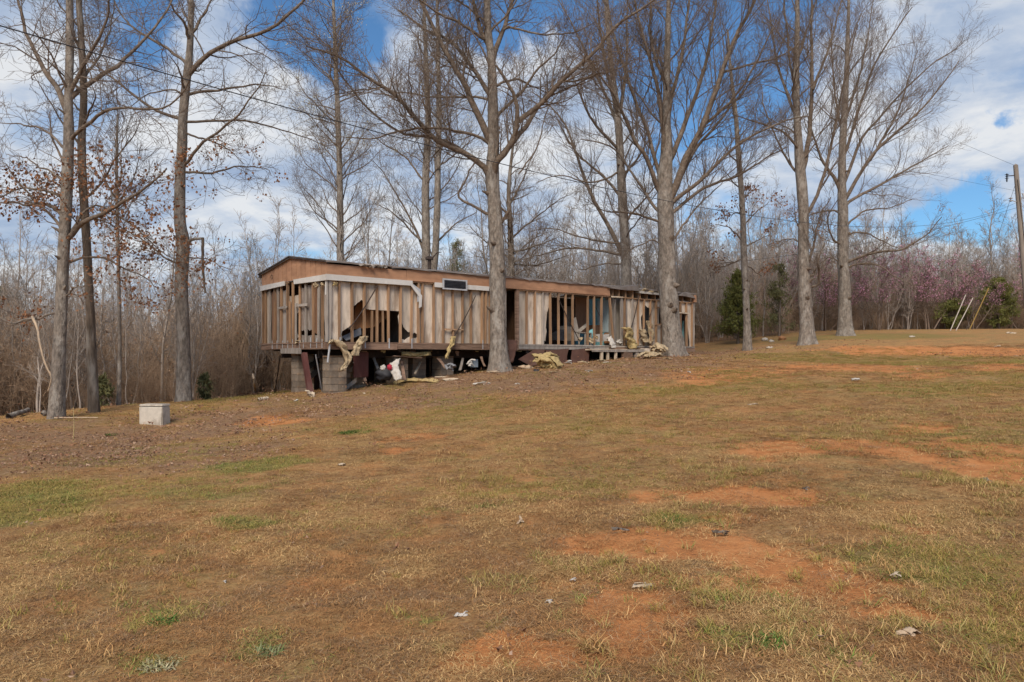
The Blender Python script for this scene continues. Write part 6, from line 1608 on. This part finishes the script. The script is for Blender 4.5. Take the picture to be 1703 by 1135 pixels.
# ------------------------------------------------------------------ small litter on the field
FL = [(764, 1032, .052, .028, .022, PAPER, 'white crumpled litter low in the field, leftmost of the near scraps'), (912, 1010, .03, .025, .02, PAPER, 'white round scrap on the near grass above the clay'), (953, 962, .036, .02, .014, PAPER, 'small pale scrap on red clay'), (1075, 977, .06, .03, .018, PALEWOOD, 'curled grey leaf on the red clay'),
      (868, 871, .05, .035, .035, LOGM, 'upright tan leaf in mid field'), (1028, 886, .08, .035, .02, BARK, 'twisted grey leaf beside the mid field clay'), (570, 775, .08, .05, .03, PALEWOOD, 'pale flat stone left of mid field'), (1253, 673, .13, .03, .02, PALEWOOD, 'pale strip of wood in the upper field'),
      (1420, 632, .16, .07, .05, PAPER, 'white litter on the upper field below the clay road'), (1681, 555, .35, .16, .06, PALEWOOD, 'pale slab on the crest at the far right'), (1661, 578, .2, .1, .06, PALEWOOD, 'pale stone below the slab at the far right'), (1272, 567, .16, .12, .12, CONC, 'white stone by the slender oak'),
      (1283, 569, .12, .09, .08, CONC, 'smaller white stone by the slender oak'), (1301, 566, .18, .15, .16, PLY, 'orange lump at the foot of the thin dark cedar'), (1280, 580, .16, .1, .06, CONC, 'flat pale stone below the white stones'), (1517, 561, .12, .07, .05, CONC, 'pale stone in the green strip on the crest'),
      (1505, 1058, .075, .03, .03, LOGM, 'curled brown leaf at the near right'), (1195, 893, .09, .04, .03, BARK_D, 'dark leaf clump on the clay'), (1340, 818, .06, .03, .03, BARK_D, 'dark chip right of the long clay patch'), (375, 968, .016, .014, .012, PAPER, 'tiny white pebble in the left foreground'),
      (1640, 802, .06, .035, .03, BARK, 'grey leaf beside the right clay patch'), (1487, 970, .05, .03, .02, PALEWOOD, 'pale dry leaf right of the red clay'), (1145, 620, .12, .05, .04, PAPER, 'white chip on bare soil right of the porch'), (605, 655, .1, .05, .03, PALEWOOD, 'tan chip before the near pier')]
for k, (x, y, a, b, h, mat, lab) in enumerate(FL):
    p = gpt(x, y, h * .4); thing_mesh('litter_piece', heap(p, (a, b * 1.3, h), 3, 60.0 + k, .02) if mat in (PAPER, PALEWOOD, LOGM, BARK, BARK_D) else blobm(p, (a, b, h), 60.0 + k, 3, .6, 2.2, h * .6), mat, lab, 'litter')
# green tuft alone above mid field, grey rosettes and a straw tussock near the camera
def tuft(px, py, seed, n, rad, h, lie, cols, label, name, cat, wid=.003):
    me = blade_clump(seed, n, rad, h, lie, cols, wid, 4); me.name = name; o = link(name, me); o.location = gpt(px, py); tag(o, label, cat)
tuft(588, 717, 301, 420, .30, .10, (.3, 1.3), [(.075, .12, .025), (.10, .15, .035), (.06, .09, .02)], 'dark green grass tuft alone below the gable piers', 'grass_tuft', 'grass tuft', .006)
tuft(240, 712, 310, 90, .26, .08, (.3, 1.3), STRAW, 'dry grass grown up round the foot of the concrete box', 'grass_tuft', 'grass tuft', .004)
tuft(185, 723, 302, 120, .12, .09, (.3, 1.3), [(.075, .12, .025), (.10, .15, .035)], 'dark green grass tuft left of the concrete box', 'grass_tuft', 'grass tuft', .005)
tuft(985, 1090, 303, 150, .07, .12, (.3, 1.2), STRAW, 'spiky straw tussock on the near clay', 'straw_tussock', 'tussock')
tuft(268, 1118, 304, 170, .09, .06, (.2, 1.2), [(.42, .36, .21), (.31, .29, .14)], 'silvery weed rosette at the bottom left', 'weed_rosette', 'weed', .005)
tuft(450, 1095, 305, 150, .07, .06, (.3, 1.3), [(.24, .25, .12), (.17, .20, .07)], 'grey green weed in the near left field', 'weed_rosette', 'weed', .005)
tuft(272, 1045, 306, 150, .07, .06, (.3, 1.3), [(.08, .15, .03), (.11, .18, .045)], 'bright green clover patch in the near left field', 'clover_patch', 'clover', .006)
tuft(1282, 1085, 307, 170, .09, .07, (.3, 1.3), [(.09, .17, .03), (.13, .2, .05)], 'bright green grass tuft at the near right', 'grass_tuft', 'grass tuft', .004)
tuft(1120, 868, 308, 200, .14, .06, (.3, 1.3), [(.10, .16, .04), (.14, .19, .05)], 'green grass tuft in mid field left of the clay', 'grass_tuft', 'grass tuft', .004)
